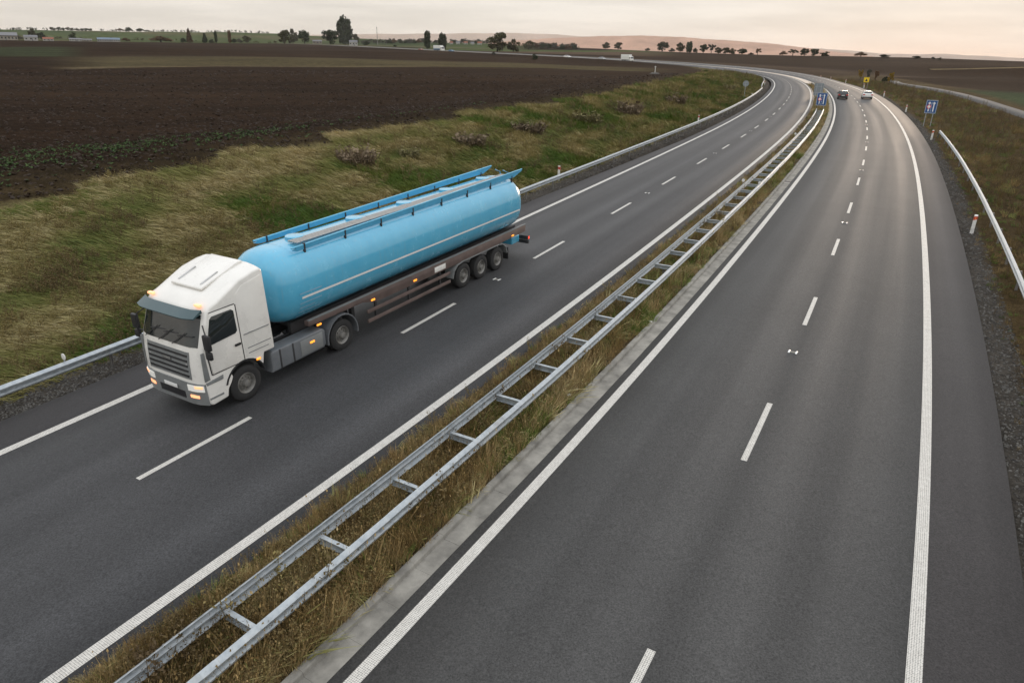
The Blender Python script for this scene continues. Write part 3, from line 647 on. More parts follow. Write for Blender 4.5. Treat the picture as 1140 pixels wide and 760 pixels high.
# ---------------------------------------------------------------- vehicle materials
M['cab_white'] = simple('cab_white', (.80, .785, .74), .28, var=.08, scale=1.1, coat=.4)
M['tank_blue'] = None
def tank_mat():
    m, N, L, bs = mat_new('tank_blue')
    tc = N.new('ShaderNodeTexCoord').outputs['Object']
    n = noise(N, L, 1.6, 6, .65, tc); mp = N.new('ShaderNodeMapping'); mp.inputs['Scale'].default_value = (5, 5, .5); L(tc, mp.inputs[0]); d = noise(N, L, 2.0, 4, .6, mp.outputs[0])
    c = mixc(N, L, rng_map(N, L, n, .3, .7, 0, 1), (.075, .40, .62), (.11, .46, .67))
    c = mixc(N, L, rng_map(N, L, d, .55, .75, 0, .22), c, (.28, .34, .36))
    L(c, bs.inputs['Base Color']); L(rng_map(N, L, n, .3, .7, .18, .30), bs.inputs['Roughness'])
    bs.inputs['Coat Weight'].default_value = .8; bs.inputs['Coat Roughness'].default_value = .10
    return m
M['tank_blue'] = tank_mat()
M['rail_blue'] = simple('rail_blue', (.07, .34, .55), .4, var=.1)
M['chassis'] = simple('chassis_brown', (.125, .090, .080), .6, var=.22, scale=2.5, bumpy=.1)
M['frame_dark'] = simple('frame_dark', (.03, .03, .032), .65, var=.3)
M['tyre'] = simple('tyre_rubber', (.022, .022, .022), .85, var=.25, scale=8)
M['rim'] = simple('wheel_rim', (.22, .215, .20), .5, metal=.4, var=.25, scale=6)
M['grey_panel'] = simple('grey_panel', (.20, .21, .21), .45, var=.12)
M['silver'] = simple('silver_tank', (.45, .45, .44), .32, metal=.8, var=.1)
M['mudguard'] = simple('mudguard', (.13, .14, .15), .45, var=.1)
def glass_mat():
    m, N, L, bs = mat_new('dark_glass'); bs.inputs['Base Color'].default_value = (.018, .024, .026, 1); bs.inputs['Roughness'].default_value = .06; bs.inputs['Specular IOR Level'].default_value = .8
    return m
M['glass'] = glass_mat()
def lens(name, col, e=0.):
    m, N, L, bs = mat_new(name); bs.inputs['Base Color'].default_value = (*col, 1); bs.inputs['Roughness'].default_value = .2; bs.inputs['Coat Weight'].default_value = .4
    if e: bs.inputs['Emission Color'].default_value = (*col, 1); bs.inputs['Emission Strength'].default_value = e
    return m
M['amber'] = lens('amber_lens', (.9, .30, .03), 1.6); M['red_lens'] = lens('red_lens', (.5, .025, .02)); M['red_lit'] = lens('red_lamp_lit', (.9, .07, .03), 1.5)
M['headlamp'] = lens('headlamp', (.80, .79, .74), .25); M['warm_lamp'] = lens('warm_lamp', (1.0, .42, .20), 1.2)
WHEELS = {}
def wheel(parent, x, y, r, w, outer, dual=False, name='wheel', rimr=.56):
    """wheel whose outside faces sign(outer) along x; tyre and rim are its pieces"""
    key = (r, w, outer, dual, rimr)
    if key not in WHEELS:
        t = MB(); s = outer
        for xo in ((0, -s*(w+.05)) if dual else (0,)):
            h = w/2
            pr = [(xo-h+.02, r*rimr), (xo-h, r*rimr+.03), (xo-h, r*.86), (xo-h*.75, r*.985), (xo-h*.3, r), (xo-h*.26, r*.98), (xo-.01, r*.98), (xo, r), (xo+.01, r*.98), (xo+h*.26, r*.98), (xo+h*.3, r), (xo+h*.75, r*.985), (xo+h, r*.86), (xo+h, r*rimr+.03), (xo+h-.02, r*rimr)]
            t.lathe_x(pr, 36)
        tm = t.mesh('tyre', smooth=True)
        d = MB(); h = s*w/2
        d.lathe_x([(h-s*.015, r*rimr+.012), (h-s*.005, r*rimr), (h-s*.03, r*rimr*.93), (h-s*.10, r*rimr*.80), (h-s*.085, r*rimr*.5), (h-s*.07, r*rimr*.42), (h+s*.03, r*rimr*.34), (h+s*.045, r*rimr*.2), (h+s*.045, .001)], 36)
        for k in range(10):
            a = 2*math.pi*k/10; d.disc_x(min(h-s*.08, h-s*.045), max(h-s*.08, h-s*.045), r*rimr*.58*math.cos(a), r*rimr*.58*math.sin(a), .022, 6)
        WHEELS[key] = (tm, d.mesh('rim', smooth=True))
    tm, dm = WHEELS[key]
    wo = link(name, tm, M['tyre'], parent); wo.location = (x, y, r)
    link('rim', dm, M['rim'], wo)
    return wo
def arc(cy, cz, r, a0, a1, n): return [(cy+r*math.cos(math.radians(a0+(a1-a0)*k/n)), cz+r*math.sin(math.radians(a0+(a1-a0)*k/n))) for k in range(n+1)]
def lamp_box(parent, name, mat, x0, x1, y0, y1, z0, z1, bv=.008): return MB().box(x0, x1, y0, y1, z0, z1).obj(name, mat, parent, bevel=bv)

def tanker():
    T = empty('tanker_truck', (0, 0, 0), 0, 'white-cabbed articulated tanker truck with a long light blue tank on the left carriageway', 'truck')
    W = 1.25
    # ---- cab: side outline pushed across, corners rounded, front bowed
    out = [(-1.10, 1.18), (-.72, 1.18)]+arc(0, .54, .66, 160, 20, 10)+[(.74, .62), (.80, .40), (1.28, .36), (1.36, .46), (1.38, .98), (1.36, 1.55), (1.30, 1.98), (.98, 2.86), (.88, 2.98), (.62, 3.16), (-.30, 3.52), (-.80, 3.64), (-1.02, 3.66), (-1.10, 3.60)]
    xs = [-W, -W+.06, -1.05, -.75, 0, .75, 1.05, W-.06, W]; n = len(out)
    def bow(x, y, z):
        b = .16*max(0, (abs(x)-.72)/.53)**2 if y > .5 else 0
        tz = max(0, z-2.0)/1.6; xx = x*(1-.055*tz)                 # tumblehome of the upper cab
        if z > 3.0: z = z-.10*max(0, (abs(x)-.7)/.55)**2
        return (xx, y-b, z)
    v = [bow(x, y, z) for x in xs for y, z in out]; f = []
    for i in range(len(xs)-1):
        for k in range(n): a, b = i*n+k, i*n+(k+1) % n; f.append((a, b, b+n, a+n))
    f += [tuple(range(n)), tuple(range((len(xs)-1)*n, len(xs)*n))]
    cb = MB().add(v, f); cab = cb.obj('cab', M['cab_white'], T, bevel=.045, seg=3, angle=50)
    def front_y(z): return float(np.interp(z, [.46, .98, 1.55, 1.98, 2.86, 2.98], [1.36, 1.38, 1.36, 1.30, .98, .88]))
    def skin(name, mat, zs, xh, lift=.012, nx=10, par=T, x0=None, x1=None):
        """curved panel a little proud of the cab front"""
        a, b = (-xh, xh) if x0 is None else (x0, x1); V = []; F = []; X = np.linspace(a, b, nx+1)
        for k, (l) in enumerate((lift, -.03)):
            for z in zs:
                for x in X: p = bow(x, front_y(z)+l, z); V.append(p)
        m, c = len(zs), nx+1
        idx = lambda k, i, j: k*m*c+i*c+j
        for i in range(m-1):
            for j in range(nx): F.append((idx(0,i,j), idx(0,i,j+1), idx(0,i+1,j+1), idx(0,i+1,j))); F.append((idx(1,i,j), idx(1,i+1,j), idx(1,i+1,j+1), idx(1,i,j+1)))
        for j in range(nx): F.append((idx(0,0,j), idx(1,0,j), idx(1,0,j+1), idx(0,0,j+1))); F.append((idx(0,m-1,j), idx(0,m-1,j+1), idx(1,m-1,j+1), idx(1,m-1,j)))
        for i in range(m-1): F.append((idx(0,i,0), idx(0,i+1,0), idx(1,i+1,0), idx(1,i,0))); F.append((idx(0,i,nx), idx(1,i,nx), idx(1,i+1,nx), idx(0,i+1,nx)))
        return MB().add(V, F).obj(name, mat, par, smooth=True)
    ws = skin('windscreen', M['glass'], np.linspace(2.03, 2.83, 6), 1.12)
    for sx in (-.55, .0, .55):
        b = MB(); b.tube([(sx+.28, 1.33, 2.02), (sx-.18, 1.21, 2.36)], .012, 6); b.tube([(sx+.1, 1.25, 2.36-.1), (sx-.44, 1.19, 2.30)], .014, 6); b.obj('wiper', M['black_plastic'], ws)
    # sun visor over the windscreen
    vz = MB(); vv = [bow(x, y, z) for x in np.linspace(-1.18, 1.18, 9) for y, z in ((1.02, 2.90), (1.30, 2.80), (1.31, 2.83), (1.03, 2.98))]; vf = []
    for i in range(8):
        for k in range(4): vf.append((i*4+k, i*4+(k+1) % 4, (i+1)*4+(k+1) % 4, (i+1)*4+k))
    vf += [(3,2,1,0), (32,33,34,35)]; vz.add(vv, vf); vz.obj('sun_visor', simple('visor_smoke', (.05, .09, .10), .2, var=.05), T, smooth=True)
    gr = skin('grille', M['grey_panel'], np.linspace(1.12, 1.88, 4), .86, lift=.008)
    for k in range(5): skin('grille_slat', M['black_plastic'], np.linspace(1.19+k*.14, 1.24+k*.14, 2), .80, lift=.022, par=gr)
    MB().box(-.16, .16, 1.385, 1.40, 1.545, 1.62).obj('badge', M['silver'], gr, bevel=.01)
    bp = skin('bumper', M['grey_panel'], [.40, .62, .80, 1.02], 1.22, lift=.03)
    skin('air_intake', M['black_plastic'], [.52, .72], .52, lift=.042, par=bp)
    lamp_box(bp, 'number_plate', M['sign_white'], -.27, .27, 1.425, 1.44, .76, .87)
    for sx in (-1, 1):
        x0, x1 = sorted((sx*.70, sx*1.19))
        hl = skin('headlight', M['headlamp'], [.80, .98], 0, lift=.045, x0=x0, x1=x1, nx=5, par=T)
        a, c = sorted((sx*.96, sx*1.17)); skin('indicator', M['warm_lamp'], [.90, .965], 0, lift=.055, x0=a, x1=c, nx=3, par=hl)
        a, c = sorted((sx*.74, sx*1.02)); skin('fog_light', M['warm_lamp'], [.60, .68], 0, lift=.045, x0=a, x1=c, nx=3, par=bp)
        # side window, door, handle, steps, mirrors
        sp = []
        for y, z in ((1.02, 2.02), (.12, 2.08), (.05, 2.14), (.05, 2.70), (.12, 2.76), (.72, 2.76), (.80, 2.70)): sp.append((y, z))
        def side(name, prof, mat, off, th, par):
            b = MB(); V = [bow(sx*(W+off), y, z) for y, z in prof]+[bow(sx*(W+off-th), y, z) for y, z in prof]; m = len(prof)
            V = [(p[0], q[0], p[2]) for p, q in zip(V, prof+prof)]
            b.add(V, [tuple(range(m)), tuple(reversed(range(m, 2*m)))]+[(k, k+m, (k+1) % m+m, (k+1) % m) for k in range(m)]); return b.obj(name, mat, par, bevel=.004)
        dr = side('door', [(.98, 1.22), (.66, 1.24), (.1, 1.24), (-.02, 1.3), (-.02, 2.80), (.04, 2.84), (.76, 2.84), (1.05, 2.02)], M['cab_white'], .012, .05, T)
        side('side_window', sp, M['glass'], .020, .02, dr)
        gp = [[(1.0, 1.2), (1.03, 1.2), (1.09, 2.02), (1.06, 2.02)], [(-.06, 1.22), (-.03, 1.22), (-.03, 2.84), (-.06, 2.84)], [(-.03, 1.19), (1.0, 1.19), (1.0, 1.215), (-.03, 1.215)], [(-.03, 2.85), (.78, 2.85), (.78, 2.875), (-.03, 2.875)]]
        for g_ in gp: side('door_gap', g_, M['frame_dark'], .003, .02, dr)
        side('corner_panel', [(1.10, 1.1), (1.26, 1.1), (1.24, 1.9), (1.14, 1.9)], M['grey_panel'], .010, .03, T)
        side('sill_panel', [(.72, .98), (1.22, .98), (1.24, 1.06), (.70, 1.10)], M['grey_panel'], .012, .03, T)
        side('door_handle', [(.02, 1.72), (.20, 1.72), (.20, 1.78), (.02, 1.78)], M['black_plastic'], .045, .04, dr)
        for zz, (ya, yb) in ((1.35, (-.9, -.2)), (1.50, (-1.0, -.2)), (1.92, (-1.0, -.14))):
            side('trim_line', [(ya, zz), (yb, zz), (yb, zz+.025), (ya, zz+.025)], M['grey_panel'], .008, .02, T)
        side('rear_side_panel', [(-1.04, 1.30), (-.12, 1.30), (-.12, 3.2), (-.35, 3.38), (-1.04, 3.5)], M['cab_white'], .006, .02, T)
        mr = MB(); mr.box(min(sx*1.36, sx*1.60), max(sx*1.36, sx*1.60), 1.10, 1.20, 2.02, 2.44); mr.box(min(sx*1.38, sx*1.58), max(sx*1.38, sx*1.58), 1.10, 1.20, 1.76, 1.98)
        mo = mr.obj('wing_mirror', M['black_plastic'], T, bevel=.03)
        b = MB(); b.tube([(sx*1.20, 1.0, 2.60), (sx*1.48, 1.15, 2.40)], .018, 6); b.tube([(sx*1.22, 1.05, 1.95), (sx*1.48, 1.15, 2.0)], .018, 6); b.obj('mirror_arm', M['black_plastic'], mo)
        st = MB(); st.box(min(sx*1.22, sx*1.262), max(sx*1.22, sx*1.262), .78, 1.2, .55, .60); st.obj('step', M['grey_panel'], T)
        lamp_box(T, 'marker_light', M['amber'], min(sx*1.24, sx*1.275), max(sx*1.24, sx*1.275), -.55, -.40, 1.05, 1.10)
        # fuel tank / side fairing between the axles, lower half tone
        fb = MB(); fb.prism_x([(-.95, .52), (-.90, .42), (-3.0, .42), (-3.1, .52), (-3.1, .98), (-3.0, 1.06), (-1.0, 1.06), (-.95, .98)], min(sx*.72, sx*1.22), max(sx*.72, sx*1.22))
        ff = fb.obj('fuel_tank', M['mudguard'] if sx > 0 else M['mudguard'], T, bevel=.05, seg=3)
        lamp_box(ff, 'panel', M['grey_panel'], min(sx*1.215, sx*1.235), max(sx*1.215, sx*1.235), -2.95, -2.05, .50, .98, .03)
        lamp_box(ff, 'marker_light', M['amber'], min(sx*1.22, sx*1.26), max(sx*1.22, sx*1.26), -2.60, -2.42, .78, .84)
        lamp_box(ff, 'strap', M['frame_dark'], min(sx*1.21, sx*1.228), max(sx*1.21, sx*1.228), -1.30, -1.24, .44, 1.04, .004); lamp_box(ff, 'strap', M['frame_dark'], min(sx*1.21, sx*1.228), max(sx*1.21, sx*1.228), -1.80, -1.74, .44, 1.04, .004)
        # front wheel-arch lip and rear mudguard
        a = arc(0, .54, .70, 165, 18, 12); a2 = arc(0, .54, .655, 165, 18, 12); b = MB(); P = a+a2[::-1]; b.prism_x(P, min(sx*1.05, sx*1.268), max(sx*1.05, sx*1.268)); b.obj('wheel_arch', M['black_plastic'], T)
        a = arc(-3.85, .54, .70, 190, -10, 14); a2 = arc(-3.85, .54, .66, 190, -10, 14); b = MB(); b.prism_x(a+a2[::-1], min(sx*.62, sx*1.24), max(sx*.62, sx*1.24)); b.obj('mudguard', M['mudguard'], T)
        wheel(T, sx*1.07, 0, .52, .32, sx)
        wheel(T, sx*1.05, -3.85, .52, .29, sx, dual=True)
    # roof beacons, marker lamps and horn on the spoiler
    for sx in (-.95, .95): lamp_box(T, 'roof_lamp', M['warm_lamp'], sx-.10, sx+.10, .80, .90, 3.02, 3.08)
    b = MB()
    for sx in (-.45, .45): b.tube([(sx, .30, 3.34), (sx, -.25, 3.56)], [.05, .02], 8)
    b.obj('air_horn', M['silver'], T)
    b = MB(); b.prism_x([(.45, 3.25), (-.95, 3.66), (-.95, 3.72), (-.80, 3.72), (.45, 3.32)], -.62, .62); b.obj('roof_spoiler', M['cab_white'], T, bevel=.03)
    # tractor frame, axles, fifth wheel, hoses
    b = MB()
    for sx in (-.42, .42): b.box(sx-.05, sx+.05, -4.9, 1.0, .72, .98)
    b.box(-.5, .5, -4.3, -3.4, .99, 1.12); b.box(-.45, .45, -.9, .9, .4, .7)
    b.obj('tractor_frame', M['frame_dark'], T)
    MB().tube([(-1.0, 0, .52), (1.0, 0, .52)], .09).obj('axle', M['frame_dark'], T); MB().tube([(-1.0, -3.85, .52), (1.0, -3.85, .52)], .12).obj('axle', M['frame_dark'], T)
    b = MB()
    for sx in (-.25, 0, .25): b.tube([(sx, -1.08, 1.9), (sx, -1.35, 1.35), (sx*.8, -1.7, 1.3), (sx*.6, -1.95, 1.55)], .022, 6)
    b.obj('air_hose', M['black_plastic'], T)
    # ---- tank: rounded section lofted along y with dished ends
    Y0, Y1 = -1.55, -15.75; HX, HZ, CZ = 1.235, 1.16, 2.49
    def sect(k, n=48):
        a = 2*math.pi*k/n; c, s = math.cos(a), math.sin(a); e = 2/2.35
        return math.copysign(abs(c)**e, c)*HX, math.copysign(abs(s)**e, s)*HZ
    st = [(Y0+.0, .0, -.10), (Y0, .30, -.07), (Y0-.05, .55, -.05), (Y0-.15, .74, -.03), (Y0-.32, .88, -.01), (Y0-.55, .965, 0), (Y0-.85, 1.0, 0)]+[(Y0-.85-(abs(Y1-Y0)-1.45)*t, 1.0, 0) for t in np.linspace(0, 1, 15)[1:]]+[(Y1+.36, .975, 0), (Y1+.2, .90, 0), (Y1+.09, .78, 0), (Y1+.03, .58, 0), (Y1, .3, 0), (Y1, .0, 0)]
    V = []; F = []; nn = 48
    for y, k, dz in st:
        for j in range(nn): x, z = sect(j); V.append((x*max(k, .001), y, CZ+dz+z*max(k, .001)))
    for i in range(len(st)-1):
        for j in range(nn): F.append((i*nn+j, i*nn+(j+1) % nn, (i+1)*nn+(j+1) % nn, (i+1)*nn+j))
    tk = MB().add(V, F).obj('tank', M['tank_blue'], T, smooth=True)
    def on_skin(z, off=.006):
        t = np.linspace(-math.pi/2, math.pi/2, 400); xx = np.abs(np.cos(t))**(2/2.35)*HX; zz = np.sign(np.sin(t))*np.abs(np.sin(t))**(2/2.35)*HZ+CZ
        return float(np.interp(z, zz, xx))+off
    for sx in (-1, 1):
        V = []; ys = np.linspace(Y0-.80, Y1+.5, 12)
        for y in ys:
            for z in (2.24, 2.31): V.append((sx*on_skin(z), y, z))
        MB().add(V, [(2*i, 2*i+1, 2*i+3, 2*i+2) for i in range(11)]).obj('stripe', M['sign_white'], tk)
        for q in range(6):                                   # a block of small pale lines, too smeared to read
            z = 1.62+q*.155; V = []; ys = np.linspace(Y0-.72, Y0-1.35-.25*(q % 2), 4)
            for y in ys:
                for zz in (z, z+.035): V.append((sx*on_skin(zz), y, zz))
            if not (2.2 < z+.02 < 2.35): MB().add(V, [(2*i, 2*i+1, 2*i+3, 2*i+2) for i in range(3)]).obj('pale_line', simple('pale_line', (.25, .45, .6), .4) if 'pale_line' not in bpy.data.materials else bpy.data.materials['pale_line'], tk)
    for y in np.linspace(Y0-1.1, Y1+.8, 4):
        V = []; m = 36
        for yy in (y-.03, y+.03):
            for j in range(m+1):
                a = 2*math.pi*j/m; c, s = math.cos(a), math.sin(a); e = 2/2.35
                V.append((math.copysign(abs(c)**e, c)*(HX+.004), yy, CZ+math.copysign(abs(s)**e, s)*(HZ+.004)))
        MB().add(V, [(j, j+1, j+m+2, j+m+1) for j in range(m)]).obj('band', M['tank_blue'], tk, smooth=True)
    # manholes, walkway, long side boards on top
    for y in np.linspace(Y0-1.9, Y1+1.6, 5):
        b = MB(); b.tube([(0, y, CZ+HZ-.05), (0, y, CZ+HZ+.05)], .30, 24); h = b.obj('manhole', M['tank_blue'], tk, bevel=.02)
        MB().tube([(0, y, CZ+HZ+.05), (0, y, CZ+HZ+.09)], [.30, .28], 24).obj('manhole_lid', M['tank_blue'], h, bevel=.015)
    def top_z(x): 
        t = min(1, abs(x)/HX); return CZ+HZ*(1-t**2.35)**(1/2.35)
    for sx in (-1, 1):
        x = sx*.80
        bd = MB(); bd.prism_x([(Y0-1.0, top_z(.8)+.14), (Y0-1.3, top_z(.8)+.22), (Y1-.35, 3.84), (Y1-.40, 3.81), (Y1+.3, 3.62), (Y0-1.2, top_z(.8)+.08)], min(x-.02, x+.02), max(x-.02, x+.02))
        g = bd.obj('side_board', M['rail_blue'], T)
        b = MB(); b.tube([(x, Y0-1.0, top_z(.8)+.21), (x, Y1-.4, 3.86)], .028, 8); b.obj('top_rail', M['tank_blue'], g)
        for y in np.linspace(Y0-1.5, Y1+.5, 8): MB().box(x-.03, x+.03, y-.03, y+.03, top_z(.8)-.06, top_z(.8)+.26).obj('stanchion', M['frame_dark'], g)
    wk = MB()
    for k in range(5): xx = -.62+k*.09; wk.box(xx-.03, xx+.03, Y1+.4, Y0-1.4, CZ+HZ-.02+.06, CZ+HZ+.075)
    wk.obj('walkway', M['silver'], T)
    # rear ladder
    ld = MB()
    for xx in (-.25, .15): ld.tube([(xx, Y1-.12, .9), (xx, Y1-.12, 3.7), (xx, Y1+.3, 3.86)], .025, 8)
    lad = ld.obj('ladder', M['rail_blue'], T)
    for k in range(9): MB().tube([(-.25, Y1-.12, 1.1+k*.29), (.15, Y1-.12, 1.1+k*.29)], .018, 6).obj('rung', M['rail_blue'], lad)
    # ---- trailer chassis
    b = MB()
    for sx in (-.55, .55): b.box(sx-.07, sx+.07, -15.9, -2.3, .98, 1.36)
    for y in np.arange(-15.5, -2.6, 1.6): b.box(-.48, .48, y-.06, y+.06, 1.02, 1.28)
    b.obj('trailer_frame', M['frame_dark'], T)
    for sx in (-1, 1):
        x0, x1 = sorted((sx*1.00, sx*1.19))
        sk = MB(); sk.prism_x([(-2.5, 1.30), (-2.5, 1.46), (-15.85, 1.46), (-15.85, 1.16), (-14.4, 1.14), (-9.8, 1.10), (-5.6, 1.10), (-4.9, 1.28)], x0, x1)
        s_ = sk.obj('side_skirt', M['chassis'], T, bevel=.012)
        b = MB(); b.box(min(sx*1.14, sx*1.20), max(sx*1.14, sx*1.20), -15.85, -2.5, 1.462, 1.50); b.obj('skirt_edge', M['grey_panel'], s_)
        for y in (-2.9, -5.4, -7.7, -14.7): lamp_box(s_, 'marker_light', M['amber'], min(sx*1.185, sx*1.215), max(sx*1.185, sx*1.215), y-.09, y+.09, 1.20, 1.26)
        lamp_box(s_, 'side_plate', M['cab_white'], min(sx*1.185, sx*1.20), max(sx*1.185, sx*1.20), -9.6, -8.9, 1.16, 1.36, .004)
        for z in (.48, .82):
            MB().box(min(sx*1.14, sx*1.20), max(sx*1.14, sx*1.20), -9.9, -5.1, z, z+.12).obj('side_guard', M['chassis'], T, bevel=.01)
        b = MB()
        for y in (-5.6, -7.4, -9.3): b.box(min(sx*1.07, sx*1.14), max(sx*1.07, sx*1.14), y-.04, y+.04, .46, 1.16)
        b.obj('guard_bracket', M['frame_dark'], T)
        for y in (-10.8, -12.1, -13.4): wheel(T, sx*1.03, y, .51, .36, sx)
        # one long mudguard over the three axles
        top = [(-10.0, .62), (-10.1, .90), (-10.35, 1.08), (-10.7, 1.135), (-13.5, 1.135), (-13.85, 1.08), (-14.1, .90), (-14.2, .62)]; inn = [(y*.9985-.0 if False else y+(-.04 if y > -12 else .04), z-.035) for y, z in top]
        b = MB(); P = top+inn[::-1]; b.prism_x(P, min(sx*.82, sx*1.23), max(sx*.82, sx*1.23)); b.obj('mudguard', M['grey_panel'], T)
        b = MB(); b.box(min(sx*.84, sx*1.22), max(sx*.84, sx*1.22), -14.27, -14.235, .28, .80); b.obj('mud_flap', M['black_plastic'], T)
        # landing legs
        b = MB(); b.box(sx*.62-.07, sx*.62+.07, -5.0, -4.86, .45, 1.0); b.box(sx*.62-.12, sx*.62+.12, -5.08, -4.78, .40, .44); b.obj('landing_leg', M['frame_dark'], T)
        lt = lamp_box(T, 'tail_light', M['frame_dark'], min(sx*.72, sx*1.2), max(sx*.72, sx*1.2), -16.22, -16.06, .70, .88)
        lamp_box(lt, 'lens', M['red_lit'], min(sx*.78, sx*1.205), max(sx*.78, sx*1.205), -16.23, -16.1, .735, .785); lamp_box(lt, 'lens', M['red_lit'], min(sx*.78, sx*1.205), max(sx*.78, sx*1.205), -16.23, -16.1, .81, .85)
    b = MB(); b.box(-1.2, 1.2, -16.18, -16.08, .52, .66); b.box(-.5, -.4, -16.1, -15.5, .6, 1.0); b.box(.4, .5, -16.1, -15.5, .6, 1.0); b.obj('rear_bumper', M['frame_dark'], T)
    b = MB(); b.box(-.85, .85, -15.9, -15.2, .62, .95); b.obj('rear_cabinet', M['tank_blue'], T, bevel=.04)
    b = MB(); b.tube([(.4, -15.75, 1.5), (.4, -16.0, 1.25), (.4, -16.0, .95)], .09, 10); b.obj('discharge_pipe', M['silver'], T)
    for y in (-10.8, -12.1, -13.4): MB().tube([(-1.0, y, .51), (1.0, y, .51)], .08).obj('axle', M['frame_dark'], T)
    at_road(T, 12.75, -13.90, 0, math.pi)
    # keep it level with the road's grade
    g = (float(road_z(28, -13.9))-float(road_z(13, -13.9)))/15.
    T.rotation_euler = Euler((-math.atan(g), 0, T.rotation_euler.z), 'XYZ')
    return T
tanker()

# ---------------------------------------------------------------- cars
def car_body(parent, prof, green, W, mat, name='body'):
    """prof: (y,z) outline of lower body; green: (y,z) outline of the glasshouse; both pushed across with narrowing"""
    b = MB(); xs = [(-W, .93, .04), (-W*.94, 1, 0), (0, 1.012, 0), (W*.94, 1, 0), (W, .93, .04)]; n = len(prof); cy = sum(p[0] for p in prof)/n
    V = [(x, cy+(y-cy)*k, z-(dz if z > .5 else -dz)) for x, k, dz in xs for y, z in prof]; F = []
    for i in range(4):
        for k in range(n): F.append((i*n+k, i*n+(k+1) % n, (i+1)*n+(k+1) % n, (i+1)*n+k))
    F += [tuple(range(n)), tuple(range(4*n, 5*n))]
    return b.add(V, F).obj(name, mat, parent, bevel=.035, seg=2, angle=30)
def car(label, cat, kind, paint, group=None, detail=True):
    suv = kind == 'hatch'
    C = empty('parked_car' if False else 'car', (0, 0, 0), 0, label, cat, group); W = .88; Lh = 2.08 if suv else 2.25
    H = 1.52 if suv else 1.43
    body = [(-Lh, .40), (-Lh+.02, .72), (-Lh+.05, .98 if suv else .96), (-Lh+.25, 1.02)]+([] if suv else [(-1.35, 1.03)])+[(.9, .98), (1.9, .82), (Lh-.05, .68), (Lh, .42), (Lh-.1, .22), (-Lh+.1, .24)]
    bo = car_body(C, body, None, W, paint)
    if suv: gp = [(-Lh+.12, 1.0), (-Lh+.42, H-.06), (-Lh+.62, H), (.05, H-.01), (.35, H-.06), (1.05, .98)]
    else: gp = [(-1.62, 1.0), (-1.02, H-.05), (-.75, H), (.05, H), (.32, H-.05), (1.05, .98)]
    def cabin(gp, sc0, sc1, name, mat, par, dz=0):
        n = len(gp); zt = max(z for y, z in gp); b = MB(); V = []
        for s in (-1, 1):
            for y, z in gp: t = (z-.98)/(zt-.98); V.append((s*(W*sc0*(1-t)+W*sc1*t), y, z+dz))
        b.add(V, [(k, (k+1) % n, (k+1) % n+n, k+n) for k in range(n)]+[tuple(reversed(range(n))), tuple(range(n, 2*n))]); return b.obj(name, mat, par, bevel=.03, angle=25)
    cabin(gp, .93, .72, 'greenhouse', M['glass'], C)
    rf = [(y, z+.012) for y, z in gp if z > H-.07]; rf = rf+[(rf[-1][0], H-.09), (rf[0][0], H-.09)]
    cabin(rf, .74, .735, 'roof', paint, C)
    for s in (-1, 1):                                        # pillars framing the glass
        b = MB(); 
        for (ya, za), (yb, zb) in ((gp[0], gp[1]), (gp[-1], gp[-2])): b.tube([(s*W*.925, ya, za), (s*W*.76, yb, zb)], .045, 6)
        b.tube([(s*W*.935, -.35, 1.0), (s*W*.745, -.40, H-.04)], .04, 6); b.obj('pillar', paint, C)
        lamp_box(C, 'tail_light', M['red_lens'], min(s*.52, s*.865), max(s*.52, s*.865), -Lh-.012, -Lh+.12, .72, .92, .02)
        lamp_box(C, 'headlight', M['headlamp'], min(s*.50, s*.84), max(s*.50, s*.84), Lh-.22, Lh-.015, .56, .70, .02)
        lamp_box(C, 'wing_mirror', paint, min(s*.86, s*1.04), max(s*.86, s*1.04), .70, .86, .96, 1.10, .03)
        for y in (1.32, -1.30): wheel(C, s*.79, y, .32, .2, s, rimr=.64)
        lamp_box(C, 'door_handle', M['black_plastic'], min(s*.865, s*.895), max(s*.865, s*.895), -.22, -.05, .84, .88, .005)
    lamp_box(C, 'bumper', M['black_plastic'] if not suv else M['frame_dark'], -.84, .84, -Lh-.05, -Lh+.2, .26, .46, .05)
    lamp_box(C, 'number_plate', M['sign_white'], -.26, .26, -Lh-.018, -Lh+.02, .66, .77, .005)
    lamp_box(C, 'front_bumper', M['black_plastic'], -.80, .80, Lh-.2, Lh+.03, .26, .40, .05)
    return C
M['car_black'] = simple('car_black', (.012, .012, .014), .22, var=.05, coat=.6)
M['car_white'] = simple('car_white', (.72, .71, .68), .25, var=.04, coat=.5)
M['car_silver'] = simple('car_silver', (.40, .41, .42), .3, metal=.5, var=.05, coat=.4)
M['van_blue'] = simple('van_blue', (.03, .12, .22), .35, var=.05)
c = car('black hatchback driving away in the inside lane of the right carriageway', 'car', 'hatch', M['car_black']); at_road(c, 156.8, -2.35)
c = car('white saloon car driving away in the right lane next to the black hatchback', 'car', 'saloon', M['car_white']); at_road(c, 160.2, 2.15)

